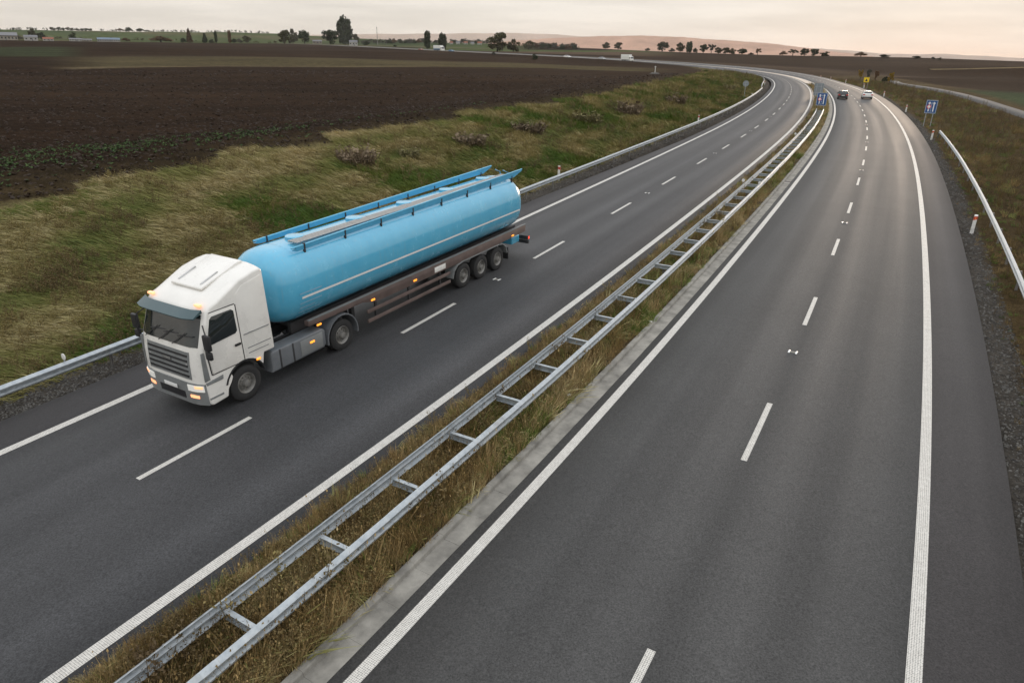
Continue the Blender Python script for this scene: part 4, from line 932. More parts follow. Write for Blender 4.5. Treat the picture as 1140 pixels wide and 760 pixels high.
# ---------------------------------------------------------------- vehicles on the far stretch
def box_truck(label, Lbox, Hbox, box_mat, cab_mat, low_mat):
    t = empty('lorry', (0, 0, 0), 0, label, 'lorry'); W = 1.22
    bx = MB().box(-W, W, -Lbox+1.2, 1.2, 1.0, Hbox).obj('cargo_box', box_mat, t, bevel=.04)
    MB().box(-W-.01, W+.01, -Lbox+1.25, 1.15, 1.02, 1.7).obj('lower_panel', low_mat, bx)
    cb = MB(); cb.prism_x([(1.3, .55), (3.0, .5), (3.1, .9), (3.02, 1.6), (2.7, 2.65), (2.4, 2.8), (1.3, 2.85)], -W+.05, W-.05); cab = cb.obj('cab', cab_mat, t, bevel=.06)
    MB().prism_x([(3.045, 1.62), (2.74, 2.55), (2.70, 2.53), (2.98, 1.6)], -1.0, 1.0).obj('windscreen', M['glass'], cab)
    for s in (-1, 1):
        MB().prism_x([(2.8, 1.65), (2.55, 2.4), (1.8, 2.4), (1.8, 1.65)], min(s*1.16, s*1.19), max(s*1.16, s*1.19)).obj('side_window', M['glass'], cab)
        lamp_box(cab, 'headlight', M['headlamp'], min(s*.7, s*1.05), max(s*.7, s*1.05), 3.05, 3.12, .75, .95)
        for y in (2.25, -Lbox+2.6): wheel(t, s*1.02, y, .48, .3, s)
    MB().box(-.8, .8, -Lbox+1.4, 2.9, .6, .98).obj('truck_frame', M['frame_dark'], t)
    return t
M['box_pale'] = simple('box_pale', (.70, .70, .67), .4, var=.05)
def face(o, s, off, towards=True): return at_road(o, s, off, .02, math.pi if towards else 0.)
def far_s(px):
    """station on the far stretch (past the bend) seen at picture column px"""
    s = np.arange(300., 1780.); x, y, h = road_xy(s, -11.0); u, v_ = to_px(x, y, road_z(s, -11.0)); k = np.nonzero(u < px)[0][0]; return float(s[k])
t = box_truck('white box lorry with blue windows on the distant road across the fields', 7.6, 3.95, M['box_pale'], M['cab_white'], M['box_pale']); face(t, far_s(704), -13.8)
t = box_truck('white and blue lorry far left on the distant road near two trees', 8.5, 3.6, M['box_pale'], M['cab_white'], M['van_blue']); face(t, far_s(494), -13.8); t.scale = (1.3,)*3
c = car('small dark blue car just ahead of the distant white and blue lorry', 'car', 'saloon', M['van_blue']); face(c, far_s(506), -13.8); c.scale = (1.3,)*3
c = car('tiny white car on the distant road, between the low bush and the lone silver car', 'car', 'saloon', M['car_white']); face(c, far_s(635), -13.8); c.scale = (1.2,)*3
c = car('tiny silver car on the distant road, just left of the white box lorry', 'car', 'saloon', M['car_silver']); face(c, far_s(674), -13.8); c.scale = (1.2,)*3
c = car('tiny red-brown car at the left end of the distant road by the tall trees', 'car', 'saloon', simple('car_rust', (.25, .08, .05), .35)); face(c, far_s(472), -13.8); c.scale = (1.3,)*3

# ---------------------------------------------------------------- hills beyond the fields
M['hill_far'] = simple('hill_cover', (.44, .265, .185), 1, var=.25, scale=.0035, spec=.05)  # bare autumn cover, with the pinkish distance haze mixed into its colour
M['hill_pale'] = simple('hill_pale_cover_hazed', (.44, .33, .26), 1, var=.15, scale=.003, spec=.05)  # farther ridge: its colour also carries part of the haze's paleness
def hill_range(name, sky, d, mat, depth=1500.):
    """a long ridge: rises from low ground at d-depth to the skyline (picture columns -> heights) at d, falls behind"""
    pxs = np.array([p[0] for p in sky], float); pys = np.array([p[1] for p in sky], float)
    xs = np.linspace(pxs[0], pxs[-1], 160); ys = np.interp(xs, pxs, pys); k = np.ones(7)/7; ys = np.convolve(np.pad(ys, 3, 'edge'), k, 'valid')
    ys = ys+.22*np.sin(xs*.13)+.12*np.sin(xs*.41+1)+.06*np.sin(xs*.97)
    prof = [(-1, 0), (-.75, .16), (-.5, .42), (-.28, .72), (-.12, .93), (0, 1.0), (.15, .95), (.4, .7), (.8, .2), (1.1, 0)]
    V = []
    for px, py in zip(xs, ys):
        r = _ray(px, py); n = math.hypot(r[0], r[1]); top = CAM_H+r[2]*d/n; lo = -60.
        for t, h in prof:
            dd = d+t*depth; w = 1+.0*t; jit = 14*math.sin(px*.11+t*5)*h*(1-h)*4
            V.append((r[0]/n*dd, r[1]/n*dd, lo+(top-lo)*h+jit))
    m = len(prof); i, j = np.meshgrid(np.arange(len(xs)-1), np.arange(m-1), indexing='ij')
    Q = np.stack([i*m+j, (i+1)*m+j, (i+1)*m+j+1, i*m+j+1], -1).reshape(-1, 4)
    tag(link(name, np_mesh(name, V, Q), mat), kind='structure')
hill_range('hills', [(540, 49), (570, 45.5), (600, 43.6), (640, 41.5), (680, 40.2), (705, 40.0), (735, 40.3), (765, 42), (800, 44.6), (840, 47), (870, 50), (893, 52.8), (915, 56), (960, 61), (990, 66)], 6200, M['hill_far'])
hill_range('distant_hills', [(230, 45), (290, 40.5), (340, 39.0), (385, 38.2), (450, 38.0), (520, 37.4), (570, 36.8), (605, 37.8), (640, 40), (700, 44), (800, 50.5), (880, 53.5), (920, 54.2), (960, 58), (1000, 61.2), (1040, 59.8), (1062, 60.6), (1090, 62.4), (1120, 63.8), (1160, 66), (1240, 70), (1400, 74)], 8200, M['hill_pale'], 900.)
# ---------------------------------------------------------------- trees
def leaf_mat(name, col, var=.45):
    m, N, L, bs = mat_new(name); g = N.new('ShaderNodeNewGeometry'); o = N.new('ShaderNodeObjectInfo')
    wn = N.new('ShaderNodeTexWhiteNoise'); wn.noise_dimensions = '1D'; L(g.outputs['Random Per Island'], wn.inputs['W'])
    f = math_n(N, L, 'MULTIPLY', rng_map(N, L, wn.outputs['Value'], 0, 1, 1-var, 1+var), rng_map(N, L, o.outputs['Random'], 0, 1, .75, 1.25))
    v = N.new('ShaderNodeVectorMath'); v.operation = 'SCALE'; v.inputs[0].default_value = col; L(f, v.inputs['Scale']); L(v.outputs[0], bs.inputs['Base Color'])
    bs.inputs['Roughness'].default_value = .85; bs.inputs['Specular IOR Level'].default_value = .15
    return m
M['leaf_dark'] = leaf_mat('leaf_dark', (.040, .052, .026)); M['leaf_brown'] = leaf_mat('leaf_brown', (.110, .066, .036)); M['leaf_olive'] = leaf_mat('leaf_olive', (.070, .066, .034)); M['leaf_yellow'] = leaf_mat('leaf_yellow', (.26, .17, .03)); M['leaf_grey'] = leaf_mat('leaf_grey', (.085, .082, .062))
M['bark'] = simple('bark', (.055, .045, .036), .95, var=.3, scale=6)
CROWNS = {}
def crown_mesh(shape, seed):
    if (shape, seed) in CROWNS: return CROWNS[(shape, seed)]
    r = np.random.default_rng(seed+1000*hash(shape) % 977 if False else seed+{'round': 0, 'tall': 100, 'bush': 200, 'cone': 300, 'open': 400}[shape]); V = []; F = []
    lobes = []
    n = {'round': 11, 'tall': 24, 'bush': 10, 'cone': 18, 'open': 13}[shape]
    for k in range(n):                                       # unit tree: height 1, width 1
        a = k*2.4+r.random()
        if shape == 'round': z = .16+.72*r.random(); w = .36*math.sqrt(max(.05, 1-((z-.5)/.48)**2)); c = (w*math.cos(a), w*math.sin(a), z); s = .13+.09*r.random()
        elif shape == 'tall': z = .12+.80*k/n; w = .27*math.sqrt(max(.05, 1-((z-.5)/.50)**2)); c = (w*math.cos(a), w*math.sin(a), z); s = .13+.07*r.random()
        elif shape == 'cone': z = .10+.85*k/n; w = .32*(1-z)+.02; c = (w*math.cos(a), w*math.sin(a), z); s = .05+.20*(1-z)*(.8+.4*r.random())
        elif shape == 'open': z = .42+.48*r.random(); w = .36*r.random()+.08; c = (w*math.cos(a), w*math.sin(a), z); s = .09+.07*r.random()
        else: z = .15+.55*r.random(); w = .36*r.random(); c = (w*math.cos(a), w*math.sin(a), z); s = .15+.10*r.random()
        lobes.append((c, s))
    if shape == 'round': lobes += [((0, 0, .35), .27), ((0, 0, .58), .28), ((0, 0, .8), .17)]
    for c, s in lobes:
        for q in range(int(46+300*s)):
            d = r.normal(size=3); d /= np.linalg.norm(d); rad = s*(r.random()**.45); p = np.array(c)+d*rad*np.array([1, 1, .85 if shape != 'cone' else 1.1])
            if p[2] < .03: continue
            e = .024+.028*r.random(); u = r.normal(size=3); u /= np.linalg.norm(u); w = np.cross(u, r.normal(size=3)); w /= np.linalg.norm(w); b = len(V)
            V += [p-u*e-w*e*.6, p+u*e-w*e*.7, p+u*e*.8+w*e*.6, p-u*e*.7+w*e*.7]; F.append((b, b+1, b+2, b+3))
    me = np_mesh('crown', np.array(V), np.array(F), smooth=False); CROWNS[(shape, seed)] = me; return me
TRUNKS = {}
def trunk_mesh(shape):
    if shape in TRUNKS: return TRUNKS[shape]
    b = MB(); b.tube([(0, 0, -.05), (.01, 0, .2), (0, .01, .45), (.02, 0, .7), (.01, .02, .88)], [.045, .032, .025, .015, .005], 7)
    for k in range(7):
        a = k*2.4; z = .22+.08*k; l = .30*(1-.6*k/8); b.tube([(0, 0, z), (l*.5*math.cos(a), l*.5*math.sin(a), z+.10), (l*math.cos(a), l*math.sin(a), z+.24)], [.016, .011, .004], 5)
    TRUNKS[shape] = b.mesh('trunk', smooth=True); return TRUNKS[shape]
_tn = [0]
def tree(px, py, w_px, h_px, shape, mat, label, cat='tree', group=None, name='tree', d=None, lean=0.):
    """stand a tree on the ground seen at (px,py); w,h are its size in picture pixels, turned into metres at its distance"""
    r = _ray(px, py); n = math.hypot(r[0], r[1])
    if d is None:
        g = hit(px, py, tmax=2600.)
        if g is None:
            pp = py
            while g is None and pp < py+14: pp += .4; g = hit(px, pp, tmax=2600.)
        x, y, z = g
    else: x, y = r[0]/n*d, r[1]/n*d; z = float(terr(x, y)[0])
    D = math.hypot(x, y); base_py = to_px(x, y, z)[1]; H = (h_px+max(0, base_py-py))*D/F_PX; Wd = w_px*D/F_PX
    _tn[0] += 1; t = empty(name, (x, y, z-.1), random.random()*6.28, label, cat, group); t.scale = (Wd, Wd, H)
    if name != 'hedge_bush': link('trunk', trunk_mesh(shape), M['bark'], t)
    link('crown', crown_mesh(shape, _tn[0] % 5), M[mat], t)
    return t
G = 'trees along the far field edge'
right_row = [(674.6, 55, 8, 7, 'round', 'leaf_olive', 'small round tree left of its twin on the field edge below the brown hill'),
 (688, 55.5, 9, 7, 'round', 'leaf_olive', 'small round tree right of its twin on the field edge below the brown hill'),
 (721, 56.5, 6, 3, 'bush', 'leaf_dark', 'low dark bush on the field edge left of the spreading brown tree'),
 (737, 57, 13, 8.5, 'round', 'leaf_dark', 'broad spreading tree at the left end of the long tree row'),
 (748, 57, 7, 3.5, 'bush', 'leaf_grey', 'pale grey bush between the first two big trees of the row'),
 (757, 57.8, 8.5, 9, 'round', 'leaf_dark', 'tall dark round tree just right of the pale grey bush'),
 (766.8, 58, 8, 9.5, 'tall', 'leaf_dark', 'tall narrow dark tree right of the round one in the long row'),
 (773.6, 58.4, 5.5, 5, 'bush', 'leaf_dark', 'small dark bush right of the tall narrow tree of the row'),
 (782.6, 59, 8, 8, 'round', 'leaf_olive', 'olive round tree left of the middle of the long tree row'),
 (791.6, 59, 8, 8, 'open', 'leaf_grey', 'thin grey see-through tree in the middle of the long tree row'),
 (799.6, 59.7, 8, 6, 'round', 'leaf_dark', 'dark dome-shaped tree right of the thin grey tree'),
 (808, 59.8, 8, 5.5, 'round', 'leaf_dark', 'left tree of the dark joined pair in the long row'),
 (814.5, 59.8, 8, 5.2, 'round', 'leaf_olive', 'right tree of the dark joined pair in the long row'),
 (826, 60.4, 11, 6.5, 'bush', 'leaf_dark', 'wide dark tree with flat foot closing the dense part of the row'),
 (836, 60.8, 6, 2.2, 'bush', 'leaf_dark', 'low bush right of the wide dark tree of the row'),
 (843.2, 61, 7.5, 5.5, 'open', 'leaf_brown', 'small brown see-through tree right of the dense tree row'),
 (871.2, 61.5, 8, 4.5, 'bush', 'leaf_brown', 'pale brown bush near the right end of the hill'),
 (882.4, 61.5, 9.5, 5.2, 'open', 'leaf_dark', 'ragged dark tree above the bend of the road'),
 (895, 62.2, 8.5, 6.5, 'round', 'leaf_dark', 'dark round tree, left of a matching one above the bend'),
 (906.2, 62.4, 8.8, 6.8, 'round', 'leaf_dark', 'dark round tree, right of a matching one above the bend'),
 (918.7, 62.8, 10.5, 5.2, 'bush', 'leaf_dark', 'wide low tree just right of the two matching round ones'),
 (958.2, 63.2, 11, 5, 'bush', 'leaf_dark', 'lone wide tree on the skyline above the yellow sign'),
 (984, 63.6, 11, 2.8, 'bush', 'leaf_dark', 'low dark hedge tree on the skyline right of the yellow sign'),
 (1020, 65.4, 9, 3, 'bush', 'leaf_dark', 'low dark bush on the skyline near the sunset glow'),
 (1039, 66.4, 4.5, 2.8, 'bush', 'leaf_dark', 'left of two tiny bushes on the right skyline'), (1046, 66.7, 4, 2.4, 'bush', 'leaf_dark', 'right of two tiny bushes on the right skyline')]
for a in right_row: tree(*a[:6], a[6], group=G)
G = 'trees beside the distant road'
for a in [(553.5, 57.8, 22, 18.5, 'round', 'leaf_dark', 'biggest dark round tree in the middle distance, left of its smaller neighbour'),
 (571.5, 57.8, 14, 13, 'round', 'leaf_dark', 'smaller dark tree touching the big round tree in the middle distance'),
 (476, 54.6, 8.5, 17, 'tall', 'leaf_dark', 'tall slim tree, left of the pair behind the distant white lorry'),
 (492.6, 55, 11, 15, 'tall', 'leaf_dark', 'tall fuller tree right of the slim one behind the distant lorry'),
 (588.5, 55.5, 13, 9, 'round', 'leaf_grey', 'grey-brown tree clump behind the green field right of the big tree'),
 (316.8, 48.9, 12, 12.5, 'round', 'leaf_dark', 'left tree of the dark group on the left horizon'),
 (326.3, 48.9, 11, 14.5, 'round', 'leaf_dark', 'taller middle tree of the dark group on the left horizon'),
 (339.5, 49, 12, 12.5, 'round', 'leaf_dark', 'separate dark tree right of the group on the left horizon'),
 (368, 49.6, 16, 14, 'round', 'leaf_dark', 'broad dark tree left of the tallest tree on the horizon'),
 (384.5, 49.8, 19, 25.5, 'tall', 'leaf_dark', 'tallest dark tree on the whole horizon'),
 (396.5, 50, 7.5, 10, 'round', 'leaf_brown', 'small brown tree leaning on the right of the tallest tree'),
 (204.5, 47.6, 6.5, 5, 'bush', 'leaf_brown', 'small brown bush left of the reddish cone tree on the left horizon'),
 (211.3, 47.8, 6.5, 13, 'cone', 'leaf_brown', 'reddish brown cone-shaped tree on the left horizon'),
 (228.6, 47.8, 6, 9, 'cone', 'leaf_dark', 'dark cone-shaped tree on the left horizon'),
 (236, 48, 7, 4, 'bush', 'leaf_dark', 'low dark bush right of the dark cone tree'),
 (241, 48, 3.6, 11, 'tall', 'leaf_brown', 'left of two slim brown poplars on the left horizon'),
 (256.3, 48.2, 4, 11.5, 'tall', 'leaf_brown', 'right of two slim brown poplars on the left horizon'),
 (260.8, 48.2, 5.5, 5, 'bush', 'leaf_grey', 'grey bush at the foot of the right slim poplar'),
 (267.5, 48.2, 6.5, 5, 'bush', 'leaf_brown', 'left of two joined brown bushes on the left horizon'), (275, 48.2, 8, 7, 'round', 'leaf_brown', 'right, taller one of two joined brown bushes'),
 (179, 47.3, 20, 6.5, 'bush', 'leaf_dark', 'wide dark copse in the green hill field'),
 (37.7, 44.2, 8.5, 9.5, 'round', 'leaf_dark', 'dark tree behind the white cottage far left'),
 (46.5, 44.4, 6, 6, 'round', 'leaf_dark', 'small dark tree right of the white cottage far left'),
 (20.5, 44.2, 8, 4.5, 'bush', 'leaf_dark', 'dark bush between the long barn and the white cottage'),
 (82.5, 45, 8.5, 8, 'bush', 'leaf_brown', 'brown bushy tree beside the low white shed'),
 (141, 46.6, 9, 4, 'bush', 'leaf_brown', 'reddish bush right of the blue-roofed warehouse'),
 (408, 50.8, 8.5, 5, 'bush', 'leaf_brown', 'brown bush right of the white house by the tall tree'),
 (440, 52.6, 4, 2.8, 'bush', 'leaf_dark', 'tiny dark bush on the far green strip')]: tree(*a[:6], a[6], group=G)
G = 'bushes in the ploughed field edge'
tree(549.6, 61.4, 4.5, 4.2, 'bush', 'leaf_olive', 'small round bush below the biggest tree, beside the distant road', 'bush', G, name='bush'); tree(595.6, 66.6, 8.5, 7, 'bush', 'leaf_olive', 'larger round bush standing in front of the distant road', 'bush', G, name='bush')
G = 'small trees on the hill skyline'
for i, (px, h) in enumerate([(58, 2.6), (61.5, 2.2), (66, 2.8), (71, 2.4), (76, 3), (80.5, 2.3), (86, 2.4), (92, 2), (97, 2.2), (101, 2)]):
    tree(px, 35.6+px*.004, 3.6, h, 'round', 'leaf_dark', f'tiny tree on the left hill skyline, {NTH[i]} from the left in its row', group=G, d=2050.)
for px, w, h, m, l in ((134, 7, 3, 'leaf_dark', 'low dark copse on the hill skyline, leftmost of three'), (144, 7, 4.5, 'leaf_brown', 'taller brown clump on the hill skyline between two copses'), (156, 7, 3.6, 'leaf_brown', 'pale brown clump on the hill skyline, rightmost of three'), (165, 9, 1.8, 'leaf_dark', 'flat dark hedge on the hill skyline right of the clumps')):
    tree(px, 36.5, w, h, 'bush', m, l, group=G, d=2050.)
G = 'trees round the far village'
for i, px in enumerate([434, 439, 446, 451, 456, 462, 466, 485, 506, 514, 529, 597, 604, 611, 618, 625, 632, 640]):
    tree(px, np.interp(px, [430, 530, 600, 645], [46.8, 48.6, 51.5, 53]), 5.5+2*random.random() if px < 560 else 9, 2.6+1.6*random.random() if px < 560 else 3.6-.02*(px-597), 'bush', ('leaf_dark', 'leaf_grey')[i % 2], f'distant village tree in a broken grey-green row, {NTH[i]} from the left', group=G, d=1450. if px < 560 else 1250.)
# a ragged far-off wood and hedge line that reads as one mass
def far_wood(name, pts, d, hm, mat, n):
    V = []; Q = []; r = np.random.default_rng(len(pts)+int(d))
    for k in range(n):
        px = pts[0]+(pts[1]-pts[0])*r.random(); q = _ray(px, 48); m = math.hypot(q[0], q[1]); dd = d+60*r.random(); x, y = q[0]/m*dd, q[1]/m*dd; z = float(terr(x, y)[0]); H = hm*(.5+.8*r.random()*(.4+.6*abs(math.sin(px*.21)))); w = H*(.7+.5*r.random())
        for t in range(26):
            p = np.array([x, y, z])+np.array([w*(r.random()-.5), w*(r.random()-.5), H*r.random()**.8]); u = r.normal(size=3); u /= np.linalg.norm(u); v = np.cross(u, r.normal(size=3)); v /= np.linalg.norm(v); e = H*(.10+.08*r.random()); b = len(V); V += [p-u*e-v*e*.7, p+u*e-v*e*.7, p+u*e+v*e*.7, p-u*e+v*e*.7]; Q.append((b, b+1, b+2, b+3))
    o = link(name, np_mesh(name, np.array(V), np.array(Q), smooth=False), M[mat]); o['kind'] = 'stuff'
far_wood('far_hedgerow', (402, 545), 1460, 6.5, 'leaf_grey', 130); far_wood('far_wood', (590, 645), 1300, 6.5, 'leaf_grey', 70); far_wood('hill_hedge', (-10, 300), 2060, 4.5, 'leaf_dark', 170); far_wood('valley_hedge', (-20, 310), 1150, 3.2, 'leaf_olive', 120)
# ---------------------------------------------------------------- saplings by the right roadside
G = 'yellowing saplings on the right verge'
for px, py, w, h, m, l in ((957, 86, 6, 10, 'leaf_yellow', 'yellowish sapling left of the yellow sign'), (965.5, 86.5, 5, 11, 'leaf_brown', 'thin bare brown sapling directly behind the yellow sign'), (974, 88.5, 5, 11, 'leaf_olive', 'thin olive sapling just right of the yellow sign'), (989.5, 91, 7, 11.5, 'leaf_yellow', 'golden sapling farther right of the yellow sign'), (984, 91, 5, 8, 'leaf_brown', 'brown sapling touching the golden one')):
    tree(px, py+4, w, h, 'open', m, l, 'sapling', G, name='sapling')
# ---------------------------------------------------------------- buildings
M['wall_white'] = simple('wall_white', (.40, .39, .36), .8, var=.1, scale=.4); M['wall_tan'] = simple('wall_tan', (.30, .27, .22), .9, var=.12, scale=.4); M['roof_red'] = simple('roof_red', (.26, .10, .06), .85, var=.2, scale=.6); M['roof_grey'] = simple('roof_grey', (.16, .16, .17), .7, var=.1, scale=.4); M['roof_blue'] = simple('roof_blue', (.10, .15, .21), .6, var=.1, scale=.4)
def building(px, d, w_px, h_px, wall, roof, label, name='house', turn=0., depth=None, nwin=4, cat='house', group=None, flat=.35):
    r = _ray(px, 50); n = math.hypot(r[0], r[1]); x, y = r[0]/n*d, r[1]/n*d; z = float(terr(x, y)[0]); k = d/F_PX; W = w_px*k; H = h_px*k; D = depth or W*.6
    B = empty(name, (x, y, z), math.atan2(-x, y)+turn, label, cat, group); hw = H*(1-flat)
    MB().box(-W/2, W/2, 0, D, -2, hw).obj('wall', M[wall], B)
    rb = MB(); rb.prism_x([(-D*.06, hw+.02), (D*1.06, hw+.02), (D*.5, H)], -W/2-.25, W/2+.25); rb.obj('roof', M[roof], B)
    for i in range(nwin):
        wx = -W/2+W*(i+.5)/nwin; ww = min(1.4, W/nwin*.45); zz = hw*.35
        f = MB().box(wx-ww/2-.1, wx+ww/2+.1, -.06, -.003, zz-.1, zz+hw*.38+.1).obj('window', M['wall_white'], B); MB().box(wx-ww/2, wx+ww/2, -.09, -.062, zz, zz+hw*.38).obj('pane', M['glass'], f)
    if nwin: MB().box(W*.06, W*.06+max(.9, W*.03), -.05, -.004, 0, hw*.7).obj('door', M['roof_grey'], B)
    return B
building(6, 930, 20, 6.5, 'wall_tan', 'roof_grey', 'long tan farm barn at the left edge of the horizon', 'barn', depth=16, nwin=8, cat='barn', flat=.4)
building(36, 925, 10, 4.6, 'wall_white', 'roof_grey', 'small white cottage under the dark tree far left', nwin=3)
building(55, 925, 8, 3, 'wall_white', 'roof_red', 'low house with red roof right of the white cottage', nwin=3, flat=.5)
building(85, 940, 9.5, 2.6, 'wall_white', 'roof_grey', 'low long white shed left of the blue-roofed warehouse', 'shed', nwin=5, cat='shed')
building(122, 950, 18, 3.6, 'wall_white', 'roof_blue', 'long white warehouse with blue roof on the left horizon', 'warehouse', nwin=10, cat='warehouse', flat=.45)
building(97, 945, 9, 2.2, 'wall_tan', 'roof_grey', 'low tan shed just left of the blue-roofed warehouse', 'shed', nwin=4, cat='shed')
building(393.5, 1010, 8, 5, 'wall_white', 'roof_grey', 'white house tucked behind the tallest tree', nwin=3)
building(353.5, 1060, 9, 3.5, 'wall_tan', 'roof_grey', 'grey house between the dark tree groups on the left horizon', nwin=3)
for i, (px, w, h, m) in enumerate([(502.5, 3.2, 2.6, 'roof_red'), (510, 4, 3, 'roof_grey'), (518.5, 4, 2.8, 'roof_red'), (526, 3.6, 2.5, 'roof_grey'), (534, 4.5, 3, 'roof_red')]):
    building(px, 1400, w, h, 'wall_white', m, f'far village house with {"red" if m == "roof_red" else "grey"} roof left of the biggest tree, {NTH[i]} from the left', group='houses of the far village', nwin=2, flat=.5)
building(553+67, 1300, 6, 2.4, 'wall_tan', 'roof_red', 'tiny tan house among the grey trees below the hill', nwin=2)
x, y, z = hit(420.4, 50.5); d = empty('mast', (x, y, z), 0, 'thin lone mast on the left of the far village', 'mast')
D = math.hypot(x, y); MB().tube([(0, 0, -1), (0, 0, 17*D/F_PX)], [.55, .4], 8).obj('mast_pole', M['steel_dark'], d)
b = MB(); b.box(-1.2, 1.2, -.1, .1, 15.6*D/F_PX, 15.9*D/F_PX); b.obj('mast_arm', M['steel_dark'], d)

# ---------------------------------------------------------------- grass: tufts scattered by geometry nodes
def grass_mat(name, stops, var=.25):
    m, N, L, bs = mat_new(name)
    at = N.new('ShaderNodeAttribute'); at.attribute_type = 'INSTANCER'; at.attribute_name = 'tint'
    rp = N.new('ShaderNodeValToRGB'); cr = rp.color_ramp
    cr.elements[0].position = 0; cr.elements[0].color = (*stops[0], 1); cr.elements[1].position = 1; cr.elements[1].color = (*stops[-1], 1)
    for i, c in enumerate(stops[1:-1]): e = cr.elements.new((i+1)/(len(stops)-1)); e.color = (*c, 1)
    L(at.outputs['Fac'], rp.inputs[0])
    g = N.new('ShaderNodeNewGeometry'); wn = N.new('ShaderNodeTexWhiteNoise'); wn.noise_dimensions = '1D'; L(g.outputs['Random Per Island'], wn.inputs['W'])
    f = rng_map(N, L, wn.outputs['Value'], 0, 1, 1-var*1.6, 1+var*1.6)
    v = N.new('ShaderNodeVectorMath'); v.operation = 'SCALE'; L(rp.outputs[0], v.inputs[0]); L(f, v.inputs['Scale']); L(v.outputs[0], bs.inputs['Base Color'])
    bs.inputs['Roughness'].default_value = .7; bs.inputs['Specular IOR Level'].default_value = .2
    return m
def tuft(seed, n, h, spread, lean, wid, droop=.5, heads=0., fan=.5):
    """bundle of bent blades leaning towards +y"""
    r = np.random.default_rng(seed); V = []; F = []
    for k in range(n):
        a = r.random()*6.28; q = spread*math.sqrt(r.random()); b = np.array([q*math.cos(a), q*math.sin(a), -.04]); hh = h*(.55+.6*r.random())
        d = np.array([math.cos(a)*fan*r.random(), math.sin(a)*fan*r.random()+lean*(.6+.8*r.random()), 1.]); d /= np.linalg.norm(d)
        s = np.cross(d, r.normal(size=3)); s /= np.linalg.norm(s); w = wid*(.6+.8*r.random())
        p1 = b+d*hh*.5; p2 = b+d*hh+np.array([0, lean*.35*hh, -droop*hh*.35*r.random()]); i = len(V)
        V += [b-s*w, b+s*w, p1-s*w*.8, p1+s*w*.8, p2]; F += [(i, i+1, i+3, i+2), (i+2, i+3, i+4, i+4)]
        if r.random() < heads:
            e = w*2.3; i = len(V); u = np.cross(d, s); V += [p2-s*e, p2+d*e*2.2, p2+s*e, p2-d*e*1.5+u*e*.4]; F.append((i, i+1, i+2, i+3))
    F = [tuple(dict.fromkeys(f)) for f in F]
    return mesh('tuft', V, F)
def weed(seed, h=.55):
    r = np.random.default_rng(seed); V = []; F = []
    def quad(p, u, w): i = len(V); V.extend([p-u-w, p+u-w, p+u+w, p-u+w]); F.append((i, i+1, i+2, i+3))
    for k in range(5):
        a = r.random()*6.28; top = np.array([.22*math.cos(a), .22*math.sin(a), h*(.7+.5*r.random())]); b = np.array([.03*math.cos(a), .03*math.sin(a), -.03]); s = np.array([math.sin(a), -math.cos(a), 0])*.006
        i = len(V); V.extend([b-s, b+s, top+s*.5, top-s*.5]); F.append((i, i+1, i+2, i+3))
        for q in range(24):
            t = .3+.7*r.random(); p = b+(top-b)*t+r.normal(size=3)*.035; u = r.normal(size=3); u /= np.linalg.norm(u); w = np.cross(u, r.normal(size=3)); w /= np.linalg.norm(w); e = .009+.011*r.random(); quad(p, u*e, w*e*.6)
    return mesh('weed', V, F)
def sprout(seed):
    r = np.random.default_rng(seed); V = []; F = []
    for k in range(7):
        a = r.random()*6.28; l = .16+.10*r.random(); d = np.array([math.cos(a), math.sin(a), .7]); s = np.array([-math.sin(a), math.cos(a), 0])*.045; i = len(V); b = np.array([0, 0, 0.])
        V += [b, b+d*l*.5-s, b+d*l*.5+s, b+d*l-np.array([0, 0, .03])]; F += [(i, i+1, i+3, i+2)]
    return mesh('sprout', V, F)
